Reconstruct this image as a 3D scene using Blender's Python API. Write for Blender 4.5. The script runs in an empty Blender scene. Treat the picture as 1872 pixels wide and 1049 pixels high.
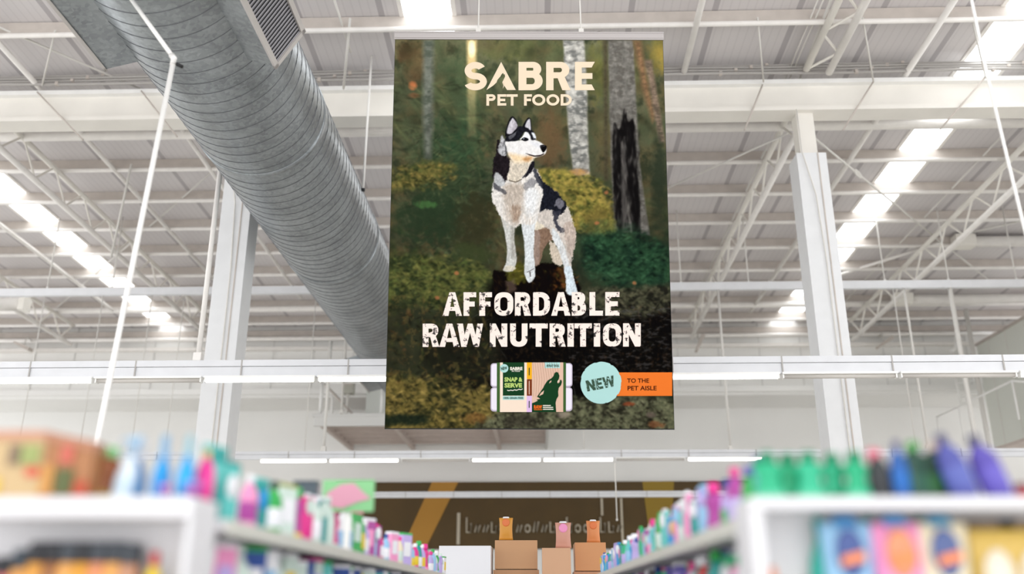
import bpy, math, random
import numpy as np
from mathutils import Vector, Matrix
from mathutils.geometry import tessellate_polygon
SC = bpy.context.scene
COL = SC.collection
rnd = random.Random(7)

# ------------------------------------------------------------------ camera, world, light, exposure
FPX = 1645.0; CX, CY = 936.0, 524.5
PITCH = math.atan(568 / FPX); YAW = math.atan(49 / math.hypot(FPX, 568))
EYE = Vector((0, 0, 1.5))
FW = Vector((-math.sin(YAW) * math.cos(PITCH), math.cos(YAW) * math.cos(PITCH), math.sin(PITCH)))
RT = Vector((math.cos(YAW), math.sin(YAW), 0)); UP = RT.cross(FW)
cd = bpy.data.cameras.new('camera'); cam = bpy.data.objects.new('camera', cd); COL.objects.link(cam)
cd.sensor_width = 36.0; cd.lens = 36.0 * FPX / 1872.0; cd.clip_end = 200; cd.clip_start = 0.05
cam.matrix_world = Matrix(((RT.x, UP.x, -FW.x, EYE.x), (RT.y, UP.y, -FW.y, EYE.y), (RT.z, UP.z, -FW.z, EYE.z), (0, 0, 0, 1)))
cd.dof.use_dof = True; cd.dof.focus_distance = 11.7
cd.dof.aperture_fstop = (cd.lens / 1000.0) / 0.055
SC.camera = cam
SC.view_settings.view_transform = 'Standard'; SC.view_settings.look = 'None'
SC.view_settings.gamma = 1.0; SC.view_settings.use_curve_mapping = False
SC.view_settings.exposure = 0.12
W = bpy.data.worlds.new('daylight'); SC.world = W; W.use_nodes = True
bg = W.node_tree.nodes['Background']; bg.inputs[0].default_value = (0.985, 0.99, 1.0, 1); bg.inputs[1].default_value = 1.85

def ray(px, py): return FW + RT * ((px - CX) / FPX) - UP * ((py - CY) / FPX)
def at(px, py, Y):
    d = ray(px, py); return EYE + d * (Y / d.y)
RS = math.tan(math.radians(2.1))
def roof(Y): return 10.83 + (31 - Y) * RS
def atroof(px, py, off=0.0):
    d = ray(px, py); return EYE + d * ((10.83 + 31 * RS + off - EYE.z) / (d.z + RS * d.y))
def project(P):
    v = P - EYE; z = v.dot(FW); return CX + FPX * v.dot(RT) / z, CY - FPX * v.dot(UP) / z

# ------------------------------------------------------------------ materials
def lin(c): return tuple(((v / 255) / 12.92 if v / 255 <= 0.04045 else ((v / 255 + 0.055) / 1.055) ** 2.4) for v in c)
MC = {}
def mat(name, rgb, rough=0.5, metal=0.0, var=0.0, scale=4.0, bump=0.0, emit=0.0, stretch=None, trans=0.0):
    if name in MC: return MC[name]
    m = bpy.data.materials.new(name); m.use_nodes = True; nt = m.node_tree; b = nt.nodes['Principled BSDF']
    c = lin(rgb); b.inputs['Base Color'].default_value = (*c, 1)
    b.inputs['Roughness'].default_value = rough; b.inputs['Metallic'].default_value = metal
    if trans: b.inputs['Transmission Weight'].default_value = trans
    if emit:
        b.inputs['Emission Color'].default_value = (*c, 1); b.inputs['Emission Strength'].default_value = emit
    tc = nt.nodes.new('ShaderNodeTexCoord'); mp = nt.nodes.new('ShaderNodeMapping')
    if stretch: mp.inputs['Scale'].default_value = stretch
    no = nt.nodes.new('ShaderNodeTexNoise'); no.inputs['Scale'].default_value = scale; no.inputs['Detail'].default_value = 3
    nt.links.new(tc.outputs['Object'], mp.inputs[0]); nt.links.new(mp.outputs[0], no.inputs['Vector'])
    if var and not emit:
        mr = nt.nodes.new('ShaderNodeMapRange'); mr.inputs[1].default_value = .3; mr.inputs[2].default_value = .7
        mr.inputs[3].default_value = 1 - var; mr.inputs[4].default_value = 1 + var
        nt.links.new(no.outputs['Fac'], mr.inputs[0])
        mx = nt.nodes.new('ShaderNodeVectorMath'); mx.operation = 'SCALE'; mx.inputs[0].default_value = c
        nt.links.new(mr.outputs[0], mx.inputs['Scale']); nt.links.new(mx.outputs[0], b.inputs['Base Color'])
    if bump:
        bp = nt.nodes.new('ShaderNodeBump'); bp.inputs['Strength'].default_value = bump; bp.inputs['Distance'].default_value = .02
        nt.links.new(no.outputs['Fac'], bp.inputs['Height']); nt.links.new(bp.outputs[0], b.inputs['Normal'])
    MC[name] = m; return m
WHITE = mat('white_painted_steel', (248, 247, 244), .45, var=.03)
CREAM = mat('cream_painted_steel', (240, 236, 228), .5, var=.04, scale=1.5)
WARM = mat('warm_white_paint', (242, 238, 233), .5, var=.04)
DULL = mat('dusty_beige_steel', (200, 191, 183), .6, var=.06)
COLW = mat('column_white', (232, 233, 234), .5, var=.02)
WALL = mat('wall_white_cladding', (240, 239, 236), .7, var=.03, scale=.4)
WALLG = mat('wall_pale_grey', (222, 221, 218), .7, var=.03, scale=.3)
PLAT = mat('platform_underside', (205, 192, 184), .7, var=.05)
OFFW = mat('office_panel', (226, 228, 220), .6, var=.02, scale=.5)
ALU = mat('aluminium_trunking', (226, 227, 230), .4, .0, var=.03)
WIRE = mat('wire_white', (225, 222, 216), .5)
DARK = mat('dark_rubber', (30, 30, 32), .6)
GREYM = mat('grey_conduit', (176, 172, 168), .5, .1)
SHELFW = mat('shelf_white', (222, 221, 224), .5, var=.02)
PRICE = mat('price_strip', (214, 214, 205), .4)
FLOORM = mat('floor_vinyl', (222, 220, 214), .35, var=.04, scale=.6)
LAMP = mat('lit_tube', (255, 252, 246), .3, emit=6)
LAMPOFF = mat('unlit_tube', (205, 200, 194), .4)
SKYP = mat('skylight_sheet', (250, 253, 255), .3, emit=3.2)

def roof_material():
    m = bpy.data.materials.new('roof_liner_sheet'); m.use_nodes = True; nt = m.node_tree; N = nt.nodes; L = nt.links
    b = N['Principled BSDF']; b.inputs['Roughness'].default_value = .55
    g = N.new('ShaderNodeNewGeometry'); sx = N.new('ShaderNodeSeparateXYZ'); L.new(g.outputs['Position'], sx.inputs[0])
    def stripe(period, width, ofs):
        a = N.new('ShaderNodeMath'); a.operation = 'ADD'; a.inputs[1].default_value = 100 + ofs; L.new(sx.outputs['X'], a.inputs[0])
        d = N.new('ShaderNodeMath'); d.operation = 'MODULO'; d.inputs[1].default_value = period; L.new(a.outputs[0], d.inputs[0])
        c = N.new('ShaderNodeMath'); c.operation = 'LESS_THAN'; c.inputs[1].default_value = width; L.new(d.outputs[0], c.inputs[0]); return c
    s1 = stripe(1.5, .11, .3); s2 = stripe(.15, .03, 0)
    no = N.new('ShaderNodeTexNoise'); no.inputs['Scale'].default_value = .9; L.new(g.outputs['Position'], no.inputs['Vector'])
    c1 = N.new('ShaderNodeMix'); c1.data_type = 'RGBA'; c1.inputs[6].default_value = (*lin((212, 208, 209)), 1); c1.inputs[7].default_value = (*lin((222, 217, 216)), 1)
    L.new(no.outputs['Fac'], c1.inputs[0])
    c2 = N.new('ShaderNodeMix'); c2.data_type = 'RGBA'; c2.inputs[7].default_value = (*lin((196, 191, 192)), 1)
    f2 = N.new('ShaderNodeMath'); f2.operation = 'MULTIPLY'; f2.inputs[1].default_value = .3; L.new(s2.outputs[0], f2.inputs[0])
    L.new(f2.outputs[0], c2.inputs[0]); L.new(c1.outputs[2], c2.inputs[6])
    c3 = N.new('ShaderNodeMix'); c3.data_type = 'RGBA'; c3.inputs[7].default_value = (*lin((182, 177, 179)), 1)
    L.new(s1.outputs[0], c3.inputs[0]); L.new(c2.outputs[2], c3.inputs[6]); L.new(c3.outputs[2], b.inputs['Base Color'])
    return m
def galvanised(name, lo, hi, rough):
    m = bpy.data.materials.new(name); m.use_nodes = True; nt = m.node_tree; N = nt.nodes; L = nt.links
    b = N['Principled BSDF']; b.inputs['Metallic'].default_value = .82; b.inputs['Roughness'].default_value = rough
    tc = N.new('ShaderNodeTexCoord'); v = N.new('ShaderNodeTexVoronoi'); v.inputs['Scale'].default_value = 22; L.new(tc.outputs['Object'], v.inputs['Vector'])
    no = N.new('ShaderNodeTexNoise'); no.inputs['Scale'].default_value = 1.6; no.inputs['Detail'].default_value = 5; L.new(tc.outputs['Object'], no.inputs['Vector'])
    sp = N.new('ShaderNodeSeparateXYZ'); L.new(v.outputs['Color'], sp.inputs[0])
    ad = N.new('ShaderNodeMath'); ad.operation = 'MULTIPLY_ADD'; ad.inputs[1].default_value = .28; L.new(sp.outputs[0], ad.inputs[0]); L.new(no.outputs['Fac'], ad.inputs[2])
    cr = N.new('ShaderNodeMapRange'); cr.inputs[1].default_value = .35; cr.inputs[2].default_value = .95; L.new(ad.outputs[0], cr.inputs[0])
    mx = N.new('ShaderNodeMix'); mx.data_type = 'RGBA'; mx.inputs[6].default_value = (*lin(lo), 1); mx.inputs[7].default_value = (*lin(hi), 1)
    L.new(cr.outputs[0], mx.inputs[0]); L.new(mx.outputs[2], b.inputs['Base Color'])
    r2 = N.new('ShaderNodeMapRange'); r2.inputs[3].default_value = rough - .07; r2.inputs[4].default_value = rough + .1
    L.new(no.outputs['Fac'], r2.inputs[0]); L.new(r2.outputs[0], b.inputs['Roughness'])
    bp = N.new('ShaderNodeBump'); bp.inputs['Strength'].default_value = .06; bp.inputs['Distance'].default_value = .04
    L.new(no.outputs['Fac'], bp.inputs['Height']); L.new(bp.outputs[0], b.inputs['Normal'])
    return m
GALV = galvanised('galvanised_sheet', (130, 135, 138), (176, 182, 185), .33)
SEAM = mat('duct_seam', (112, 114, 118), .5, .6)  # ridge metal darker than the sheet, carrying the crease shade in its colour

# ------------------------------------------------------------------ mesh builder
class MB:
    def __init__(s): s.v = []; s.f = []; s.mi = []; s.m = 0
    def add(s, vs, fs):
        o = len(s.v); s.v += [Vector(p) for p in vs]
        for f in fs: s.f.append([o + i for i in f]); s.mi.append(s.m)
        return s
    def box(s, a, b):
        x0, y0, z0 = a; x1, y1, z1 = b
        return s.add([(x0, y0, z0), (x1, y0, z0), (x1, y1, z0), (x0, y1, z0), (x0, y0, z1), (x1, y0, z1), (x1, y1, z1), (x0, y1, z1)],
                     [(0, 3, 2, 1), (4, 5, 6, 7), (0, 1, 5, 4), (1, 2, 6, 5), (2, 3, 7, 6), (3, 0, 4, 7)])
    def hexa(s, lo, hi):
        return s.add(list(lo) + list(hi), [(0, 3, 2, 1), (4, 5, 6, 7), (0, 1, 5, 4), (1, 2, 6, 5), (2, 3, 7, 6), (3, 0, 4, 7)])
    def tube(s, pts, r, n=8, r2=None):
        pts = [Vector(p) for p in pts]; rings = []
        for i, p in enumerate(pts):
            if i == 0: d = (pts[1] - p)
            elif i == len(pts) - 1: d = p - pts[-2]
            else: d = (pts[i + 1] - p).normalized() + (p - pts[i - 1]).normalized()
            d.normalize(); u = d.cross(Vector((0, 0, 1)));
            if u.length < .05: u = d.cross(Vector((1, 0, 0)))
            u.normalize(); w = d.cross(u)
            rr = r if r2 is None else r + (r2 - r) * i / (len(pts) - 1)
            rings.append([p + (u * math.cos(2 * math.pi * k / n) + w * math.sin(2 * math.pi * k / n)) * rr for k in range(n)])
        vs = [q for rg in rings for q in rg]; fs = []
        for i in range(len(pts) - 1):
            for k in range(n):
                a = i * n + k; b = i * n + (k + 1) % n; fs.append((a, b, b + n, a + n))
        fs.append(tuple(range(n - 1, -1, -1))); e = (len(pts) - 1) * n; fs.append(tuple(e + k for k in range(n)))
        return s.add(vs, fs)
    def lathe(s, prof, n=20, sx=1., sy=1., c=(0, 0, 0)):
        vs = []; fs = []
        for r, z in prof:
            for k in range(n):
                a = 2 * math.pi * k / n; vs.append((c[0] + r * math.cos(a) * sx, c[1] + r * math.sin(a) * sy, c[2] + z))
        for i in range(len(prof) - 1):
            for k in range(n):
                a = i * n + k; b = i * n + (k + 1) % n; fs.append((a, b, b + n, a + n))
        fs.append(tuple(range(n - 1, -1, -1))); e = (len(prof) - 1) * n; fs.append(tuple(e + k for k in range(n)))
        return s.add(vs, fs)
    def mesh(s, name, mats, origin=(0, 0, 0), smooth=False):
        me = bpy.data.meshes.new(name); o = Vector(origin)
        me.from_pydata([tuple(v - o) for v in s.v], [], s.f)
        for m in mats: me.materials.append(m)
        me.polygons.foreach_set('material_index', s.mi)
        if smooth:
            me.polygons.foreach_set('use_smooth', [len(f) <= 4 for f in s.f])
        me.update(); return me

def tag(o, label=None, cat=None, group=None, kind=None):
    if label: o['label'] = label
    if cat: o['category'] = cat
    if group: o['group'] = group
    if kind: o['kind'] = kind
    return o
def thing(name, label, cat, loc=(0, 0, 0), group=None):
    o = bpy.data.objects.new(name, None); COL.objects.link(o); o.location = loc; o.empty_display_size = .1
    return tag(o, label, cat, group)
def worldloc(p):
    v = Vector((0, 0, 0))
    while p: v += p.location; p = p.parent
    return v
def part(name, mb, m, parent, smooth=False, label=None, kind=None):
    mats = m if isinstance(m, (list, tuple)) else [m]
    me = mb.mesh(name, mats, worldloc(parent), smooth); o = bpy.data.objects.new(name, me); COL.objects.link(o); o.parent = parent
    return tag(o, label, kind=kind)
def solo(name, mb, m, label=None, cat=None, group=None, kind=None, smooth=False, origin=None):
    mats = m if isinstance(m, (list, tuple)) else [m]
    if origin is None:
        n = len(mb.v); origin = sum(mb.v, Vector()) / n; origin.z = min(v.z for v in mb.v)
    me = mb.mesh(name, mats, origin, smooth); o = bpy.data.objects.new(name, me); COL.objects.link(o); o.location = origin
    return tag(o, label, cat, group, kind)

# ------------------------------------------------------------------ the setting
XL, XR = -27.0, 27.0
solo('floor', MB().box((XL, -6, -.1), (XR, 34, 0)), FLOORM, kind='structure')
SKX = [(-13.75, -12.85, 13.0), (-2.38, -1.43, 8.0), (8.35, 9.28, 11.0)]   # skylight strips in the roof
PY = [13.75, 15.45, 17.2, 18.82, 20.45, 22.1, 23.77, 25.45, 27.0, 28.4, 30.0]
bays = [8.7, 10.4, 12.1] + PY + [30.9]
mb = MB()
def slab(x0, x1, y0, y1):
    lo = [(x0, y0, roof(y0)), (x1, y0, roof(y0)), (x1, y1, roof(y1)), (x0, y1, roof(y1))]
    mb.hexa(lo, [(a, b, c + .12) for a, b, c in lo])
xs = [XL] + [v for s in SKX for v in s[:2]] + [XR]
for i in range(0, 8, 2): slab(xs[i], xs[i + 1], 1.0, 31.4)
for s in SKX: slab(s[0], s[1], 1.0, 8.7)
solo('ceiling', mb, roof_material(), kind='structure', origin=(0, 0, 10))
for i, s in enumerate(SKX):
    w = thing('window_%d' % (i + 1), None, None, (s[0], 13, roof(13))); w['kind'] = 'structure'
    for j in range(len(bays) - 1):
        y0, y1 = bays[j] + .02, bays[j + 1] - .02
        p = MB(); lo = [(s[0], y0, roof(y0) + .03), (s[1], y0, roof(y0) + .03), (s[1], y1, roof(y1) + .03), (s[0], y1, roof(y1) + .03)]
        p.hexa(lo, [(a, b, c + .03) for a, b, c in lo]); part('pane', p, SKYP, w)
    f = MB()
    for x in (s[0], s[1]):
        lo = [(x - .04, 8.7, roof(8.7) - .03), (x + .04, 8.7, roof(8.7) - .03), (x + .04, 30.9, roof(30.9) - .03), (x - .04, 30.9, roof(30.9) - .03)]
        f.hexa(lo, [(a, b, c + .1) for a, b, c in lo])
    part('window_frame', f, WARM, w)
# back wall: an upper cladding wall that overhangs a lower wall
solo('wall_back', MB().box((XL, 31.2, 8.3), (XR, 31.5, 10.95)).box((XL, 31.2, 8.2), (XR, 33.9, 8.32)).box((XL, 33.5, 0), (XR, 33.8, 8.2)), WALL, kind='structure')
g = MB().box((XL, 31.0, 10.42), (XR, 31.2, 10.62)); solo('trim_1', g, DULL, kind='structure')
g = MB().box((XL, 30.98, 9.9), (XR, 31.2, 10.02)).box((XL, 31.0, 9.45), (XR, 31.2, 9.5)); solo('trim_2', g, WARM, kind='structure')
g = MB().box((XL, 30.9, 8.9), (XR, 31.2, 8.98)).box((XL, 31.05, 8.3), (XR, 31.2, 8.5)); solo('trim_3', g, WALL, kind='structure')
k = 0
for x in range(-24, 26, 2):
    k += 1
g = MB()
for x in np.arange(-24, 25, 1.45): g.box((x, 31.17, 8.3), (x + .03, 31.2, 10.9))
solo('trim_4', g, WALLG, kind='structure')

# ------------------------------------------------------------------ roof steelwork
ordn = ['first', 'second', 'third', 'fourth', 'fifth', 'sixth', 'seventh', 'eighth', 'ninth', 'tenth', 'eleventh', 'twelfth',
        'thirteenth', 'fourteenth', 'fifteenth', 'sixteenth', 'seventeenth', 'eighteenth', 'nineteenth', 'twentieth']
for i, Y in enumerate(PY):
    if i == 1: continue
    if i == 0: lab = 'white roof purlin above the lifestyle banner, nearest the camera'
    else: lab = 'white roof purlin crossing the hall, %s one beyond the deep main beam' % ordn[i - 2]
    t = thing('roof_purlin', lab, 'beam', (0, Y, roof(Y) - .3), 'purlins under the roof sheets')
    part('purlin_web', MB().box((XL, Y - .012, roof(Y) - .24), (XR, Y + .012, roof(Y) - .012)), DULL, t)
    r_ = .11 if i == 2 else (.1 if i == 9 else .05)
    part('purlin_flange', MB().tube([(XL, Y, roof(Y) - .25 - r_ * .6), (XR, Y, roof(Y) - .25 - r_ * .6)], r_, 10), WARM, t, True)

def slope_pt(x, Y, off): return Vector((x, Y, roof(Y) + off))
def truss(label, x, y0, y1, ou, ol, n, xo=0.0):
    t = thing('roof_truss', label, 'truss', (x, y0, roof(y0) + ol), 'lattice trusses under the roof')
    part('top_chord', MB().tube([slope_pt(x, y0, ou), slope_pt(x, y1, ou)], .065, 10), CREAM, t, True)
    part('bottom_chord', MB().tube([slope_pt(x + xo, y0, ol), slope_pt(x + xo, y1, ol)], .07, 10), WARM, t, True)
    for k in range(n):
        a = y0 + (y1 - y0) * (k + .05) / n; b = y0 + (y1 - y0) * (k + .5) / n; c = y0 + (y1 - y0) * (k + .95) / n
        part('web_bar', MB().tube([slope_pt(x, a, ou - .03), slope_pt(x + xo, b, ol + .03)], .026, 6), CREAM, t)
        part('web_bar', MB().tube([slope_pt(x + xo, b, ol + .03), slope_pt(x, c, ou - .03)], .026, 6), CREAM, t)
truss('white lattice truss left of the duct, running beyond the main beam', -11.15, 15.8, 29.6, -.36, -1.0, 10)
truss('white lattice truss behind the right column, meeting it at the beam', 5.28, 15.8, 29.8, -.36, -1.0, 10)
truss('near lattice truss above the main beam, right of the banner', 5.22, 10.4, 15.1, -.34, -.42, 4, .42)
truss('large lattice truss rising to the right edge of the photo', 10.75, 15.8, 29.8, -.42, -1.1, 9)
truss('far left lattice truss low at the left edge', -16.1, 19.5, 29.6, -.42, -1.1, 7)

def rod(label, pts, r, m=WARM, name='tie_rod', cat='rod', group=None, n=8, extra=None):
    if extra is None:
        return solo(name, MB().tube(pts, r, n), m, label, cat, group, smooth=True)
    t = thing(name, label, cat, pts[-1], group); part('shaft', MB().tube(pts, r, n), m, t, True)
    for nm, mbx, mm in extra: part(nm, mbx, mm, t, True)
    return t
def rline(label, x, y0, y1, off, r, m=WARM):
    return solo('roof_tube', MB().tube([slope_pt(x, y0, off), slope_pt(x, y1, off)], r, 10), m, label, 'tube', 'tubes running down the roof slope', smooth=True)
rline('white tube under the roof from the top left corner to beside the left column', -9.85, 11.0, 26.3, -.3, .055)
rline('white tube passing just right of the banner top towards the main beam', 2.9, 11.0, 15.2, -.3, .06)
rline('white tube crossing in front of the roof right of the near truss', 7.2, 11.0, 29.0, -.32, .06)
rline('bright white tube low on the left, above the left end of the hanging beam', -14.1, 18.0, 28.2, -.38, .06)
rline('white tube under the roof between the duct and left truss', -7.6, 17.0, 27.4, -.3, .05)

# deep main beam
t = thing('main_beam', 'deep cream steel beam spanning the whole hall over both columns', 'beam', (0, 15.5, 10.32))
part('beam_web', MB().box((XL, 15.42, 10.4), (XR, 15.58, 10.92)), CREAM, t)
part('top_flange', MB().box((XL, 15.3, 10.9), (XR, 15.7, 10.99)), WHITE, t)
part('bottom_flange', MB().box((XL, 15.28, 10.3), (XR, 15.72, 10.37)).box((XL, 15.30, 10.37), (XR, 15.34, 10.41)), CREAM, t)
for k, (z, r_) in enumerate(((11.07, .03), (11.14, .022), (11.2, .028), (11.25, .018))):
    c = thing('conduit', 'thin grey service conduit on top of the main beam, %s from the bottom' % ordn[k], 'pipe', (0, 15.2, z), 'conduits over the main beam')
    pts = [(x, 15.2 + .02 * math.sin(x * 1.3 + k), z + .006 * math.sin(x * .9 + 2 * k)) for x in np.arange(XL, XR + .1, 1.5)]
    part('pipe_run', MB().tube(pts, r_, 8), GREYM, c, True)
    for x in np.arange(-12 + k * .3, 13, 2.6): part('clip', MB().box((x - .03, 15.165, z - r_ - .002), (x + .03, 15.24, z + r_ + .004)), DULL, c)
for px, side in ((1477, 'right'), (440, 'left')):
    cx = at(px, 280 if side == 'right' else 370, 15.5).x
    t = thing('column', 'white boxed steel column on the %s, carrying the main beam' % side, 'column', (cx, 15.5, 0), 'columns under the main beam')
    zc = at(1477, 279, 15.3).z
    part('upper_post', MB().box((cx - .17, 15.4, zc), (cx + .15, 15.72, 10.3)), CREAM, t)
    s = MB().box((cx - .28, 15.3, 0), (cx + .27, 15.82, zc)); part('shaft', s, COLW, t)
    part('edge_trim', MB().box((cx + .10, 15.285, 0), (cx + .12, 15.3, zc)), DULL, t)
    part('cable', MB().tube([(cx - .2, 15.25, 10.3), (cx - .19, 15.25, zc), (cx - .02, 15.26, zc - .9), (cx + .03, 15.27, zc - 2.2), (cx + .03, 15.27, 0.3)], .012, 6), WIRE, t, True)
    part('foot_plate', MB().box((cx - .4, 15.15, 0), (cx + .4, 15.95, .03)), DULL, t)

# ------------------------------------------------------------------ the big spiral duct
DD = 8.0; DA = math.radians(31.05); DX, DZ, DR = -DD * math.sin(DA), 1.5 + DD * math.cos(DA), DD * .1213
t = thing('spiral_duct', 'large round galvanised spiral duct running away above the left', 'duct', (DX, 4, DZ - DR))
n = 72; vs = []; fs = []
ys = list(np.arange(4.0, 28.3, .5))
for y in ys:
    for k in range(n): vs.append((DX + DR * math.cos(2 * math.pi * k / n), y, DZ + DR * math.sin(2 * math.pi * k / n)))
for i in range(len(ys) - 1):
    for k in range(n): a = i * n + k; b = i * n + (k + 1) % n; fs.append((a, b, b + n, a + n))
fs.append(tuple((len(ys) - 1) * n + k for k in range(n)))
body = part('duct_shell', MB().add(vs, fs), GALV, t, True)
pitch = .232; seam = MB(); N = int((27.9 - 4) / pitch * 48)
seam.tube([(DX + (DR + .002) * math.cos(-k * 2 * math.pi / 48), 4 + k * pitch / 48, DZ + (DR + .002) * math.sin(-k * 2 * math.pi / 48)) for k in range(N)], .0055, 4)
part('spiral_seam', seam, SEAM, t, True)
for yj in (11.9, 16.7, 22.5):
    vs = []; fs = []; prof = [(DR + .001, -.05), (DR + .014, -.045), (DR + .014, .045), (DR + .001, .05)]
    for r_, dy in prof:
        for k in range(n): vs.append((DX + r_ * math.cos(2 * math.pi * k / n), yj + dy, DZ + r_ * math.sin(2 * math.pi * k / n)))
    for i in range(3):
        for k in range(n): a = i * n + k; b = i * n + (k + 1) % n; fs.append((a, b, b + n, a + n))
    part('joint_band', MB().add(vs, fs), GALV, t, True)
FRAMEM = mat('grille_frame', (205, 200, 196), .4, .3)
SLATM = mat('grille_slat', (150, 148, 152), .4, .5)
INNER = mat('grille_dark_inside', (24, 24, 30), .8)
def outlet(y0, y1, sgn, depth=0.0):
    il = Vector((.66 * sgn, 0, -.70)); iu = Vector((.955 * sgn, 0, -.16)); ol = Vector(((1.0 + depth) * sgn, 0, -.80)); ou = Vector(((1.3 + depth) * sgn, 0, -.30))
    o = Vector((DX, 0, DZ)); Y0 = Vector((0, y0, 0)); Y1 = Vector((0, y1, 0))
    b = part('outlet_box', MB().hexa([o + il + Y0, o + ol + Y0, o + ou + Y0, o + iu + Y0], [o + il + Y1, o + ol + Y1, o + ou + Y1, o + iu + Y1]), GALV, t)
    u = (ou - ol).normalized(); nn = Vector((u.z * sgn, 0, -u.x * sgn)); Wd = (ou - ol).length
    def P(a, y, h): return o + ol + u * a + nn * h + Vector((0, y, 0))
    fr = MB()
    def bar(a0, a1, ya, yb, h0, h1):
        fr.hexa([P(a0, ya, h0), P(a1, ya, h0), P(a1, yb, h0), P(a0, yb, h0)], [P(a0, ya, h1), P(a1, ya, h1), P(a1, yb, h1), P(a0, yb, h1)])
    e = .045
    bar(-.02, e, y0 - .02, y1 + .02, .0, .035); bar(Wd - e, Wd + .02, y0 - .02, y1 + .02, .0, .035)
    bar(-.02, Wd + .02, y0 - .02, y0 + e, .0, .035); bar(-.02, Wd + .02, y1 - e, y1 + .02, .0, .035)
    part('grille_frame', fr, FRAMEM, b)
    fr = MB(); bar(e, Wd - e, y0 + e, y1 - e, .002, .004); part('grille_backing', fr, INNER, b)
    fr = MB(); y = y0 + e + .03
    while y < y1 - e:
        fr.hexa([P(e, y, .006), P(Wd - e, y, .006), P(Wd - e, y + .02, .006), P(e, y + .02, .006)], [P(e, y + .004, .012), P(Wd - e, y + .004, .012), P(Wd - e, y + .026, .012), P(e, y + .026, .012)])
        y += .062
    part('grille_slats', fr, SLATM, b, kind=None)
outlet(7.3, 9.3, 1); outlet(7.3, 9.3, -1, .05)
outlet(25.2, 27.4, -1, .08); outlet(25.2, 27.4, 1, .08)
# duct slings and bent hanging pipes in the foreground
def on_duct(px, py):
    d = ray(px, py); ox, oz = EYE.x - DX, EYE.z - DZ
    A = d.x ** 2 + d.z ** 2; B = 2 * (ox * d.x + oz * d.z); c = ox * ox + oz * oz - DR * DR
    return EYE + d * ((-B - math.sqrt(max(B * B - 4 * A * c, 0))) / (2 * A))
HP = mat('white_hanging_pipe', (244, 242, 238), .35)
t = thing('bent_pipe', 'white bent pipe crossing in front of the duct on the left', 'pipe', (at(100, 1300, 7).x, 7, 0))
low = at(158, 905, 7.0); kn = at(318, 107, 7.2); d_ = (low - kn) / (kn.z - low.z); foot = low + d_ * low.z
part('upper_pipe', MB().tube([on_duct(225, -22), kn], .021, 10), HP, t, True)
part('lower_pipe', MB().tube([kn, foot], .024, 10), HP, t, True)
part('elbow', MB().tube([kn + (on_duct(225, -22) - kn).normalized() * .06, kn + Vector((0, 0, 0)), kn + d_.normalized() * .07], .029, 10), HP, t, True)
part('clip', MB().tube([kn + Vector((.03, 0, -.06)), kn + Vector((.07, .05, -.06))], .018, 8), DARK, t, True)
a, b_, c_, e_ = at(1772, -20, 7.0), at(1802, 126, 7.0), at(1863, 378, 7.0), at(1915, 590, 7.0)
top = a + (a - b_) * ((roof(7) - a.z) / (a.z - b_.z)); foot = e_ + (e_ - c_) * (e_.z / (c_.z - e_.z))
rod('white bent pipe hanging down near the right edge of the photo', [top, b_, c_, foot], .014, HP, 'bent_pipe', 'pipe')
p = on_duct(661, 345) + Vector((.03, 0, 0))
rod('thin duct hanger rod with black clip on the right side of the duct', [slope_pt(p.x + .02, p.y - .05, 0), p], .022, HP, 'duct_hanger', 'rod',
    extra=[('clip', MB().tube([p + Vector((-.03, 0, -.02)), p + Vector((.03, 0, -.02))], .035, 8), DARK)])

# ------------------------------------------------------------------ suspended rails
def track(label, Y, z0, z1, name='lighting_track', split=True):
    t = thing(name, label, 'lighting track' if split else 'beam', (0, Y, z0))
    h = z1 - z0
    if split:
        part('upper_channel', MB().box((XL, Y - .05, z0 + h * .72), (XR, Y + .05, z1)), ALU, t)
        part('lower_channel', MB().box((XL, Y - .035, z0 + h * .25), (XR, Y + .035, z0 + h * .70)), ALU, t)
        for x in np.arange(XL + .2, XR, 1.6):
            if abs(x) < Y * .62: part('joint_plate', MB().box((x - .01, Y - .055, z0 + h * .25), (x + .01, Y - .045, z1)), GREYM, t)
    else:
        part('channel', MB().box((XL, Y - .06, z0), (15.3, Y + .06, z1)), ALU, t)
    return t
track('white fluorescent lighting trunking crossing mid picture behind the banner', 13.0, 4.52, 4.86)
track('distant lighting trunking hanging below the mezzanine platform', 21.7, 4.58, 4.84)
track('furthest lighting trunking hanging in front of the brown sign', 30.5, 4.58, 4.84)
track('slim white beam hanging level above the trunking, behind the columns', 21.7, 8.86, 9.06, 'hanging_beam', False)
def fixture(Y, z, px0, px1, lit, label):
    x0, x1 = at(px0, 670 if Y < 15 else 835, Y).x, at(px1, 670 if Y < 15 else 835, Y).x
    t = thing('fluorescent_fitting', label, 'light', ((x0 + x1) / 2, Y, z - .075), 'fluorescent fittings on the trunking')
    part('housing', MB().box((x0 + .01, Y - .07, z - .012), (x1 - .01, Y + .07, z + .018)), WHITE, t)
    part('tube', MB().tube([(x0 + .03, Y, z - .035), (x1 - .03, Y, z - .035)], .034, 10), LAMP if lit else LAMPOFF, t, True)
    for xx in (x0 + .015, x1 - .035): part('end_cap', MB().box((xx, Y - .045, z - .07), (xx + .02, Y + .045, z - .01)), WHITE, t)
zz = 4.60
fixture(13, zz, -30, 176, True, 'lit fluorescent fitting at the left end of the near trunking')
fixture(13, zz, 178, 374, False, 'unlit fluorescent fitting on the near trunking between two lit ones at left')
fixture(13, zz, 376, 580, True, 'lit fluorescent fitting on the near trunking below the left column')
fixture(13, zz, 582, 786, True, 'lit fluorescent fitting on the near trunking running behind the banner left edge')
fixture(13, zz, 1220, 1424, True, 'lit fluorescent fitting on the near trunking just right of the banner')
fixture(13, zz, 1426, 1638, False, 'dim fluorescent fitting on the near trunking crossing the right column')
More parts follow.
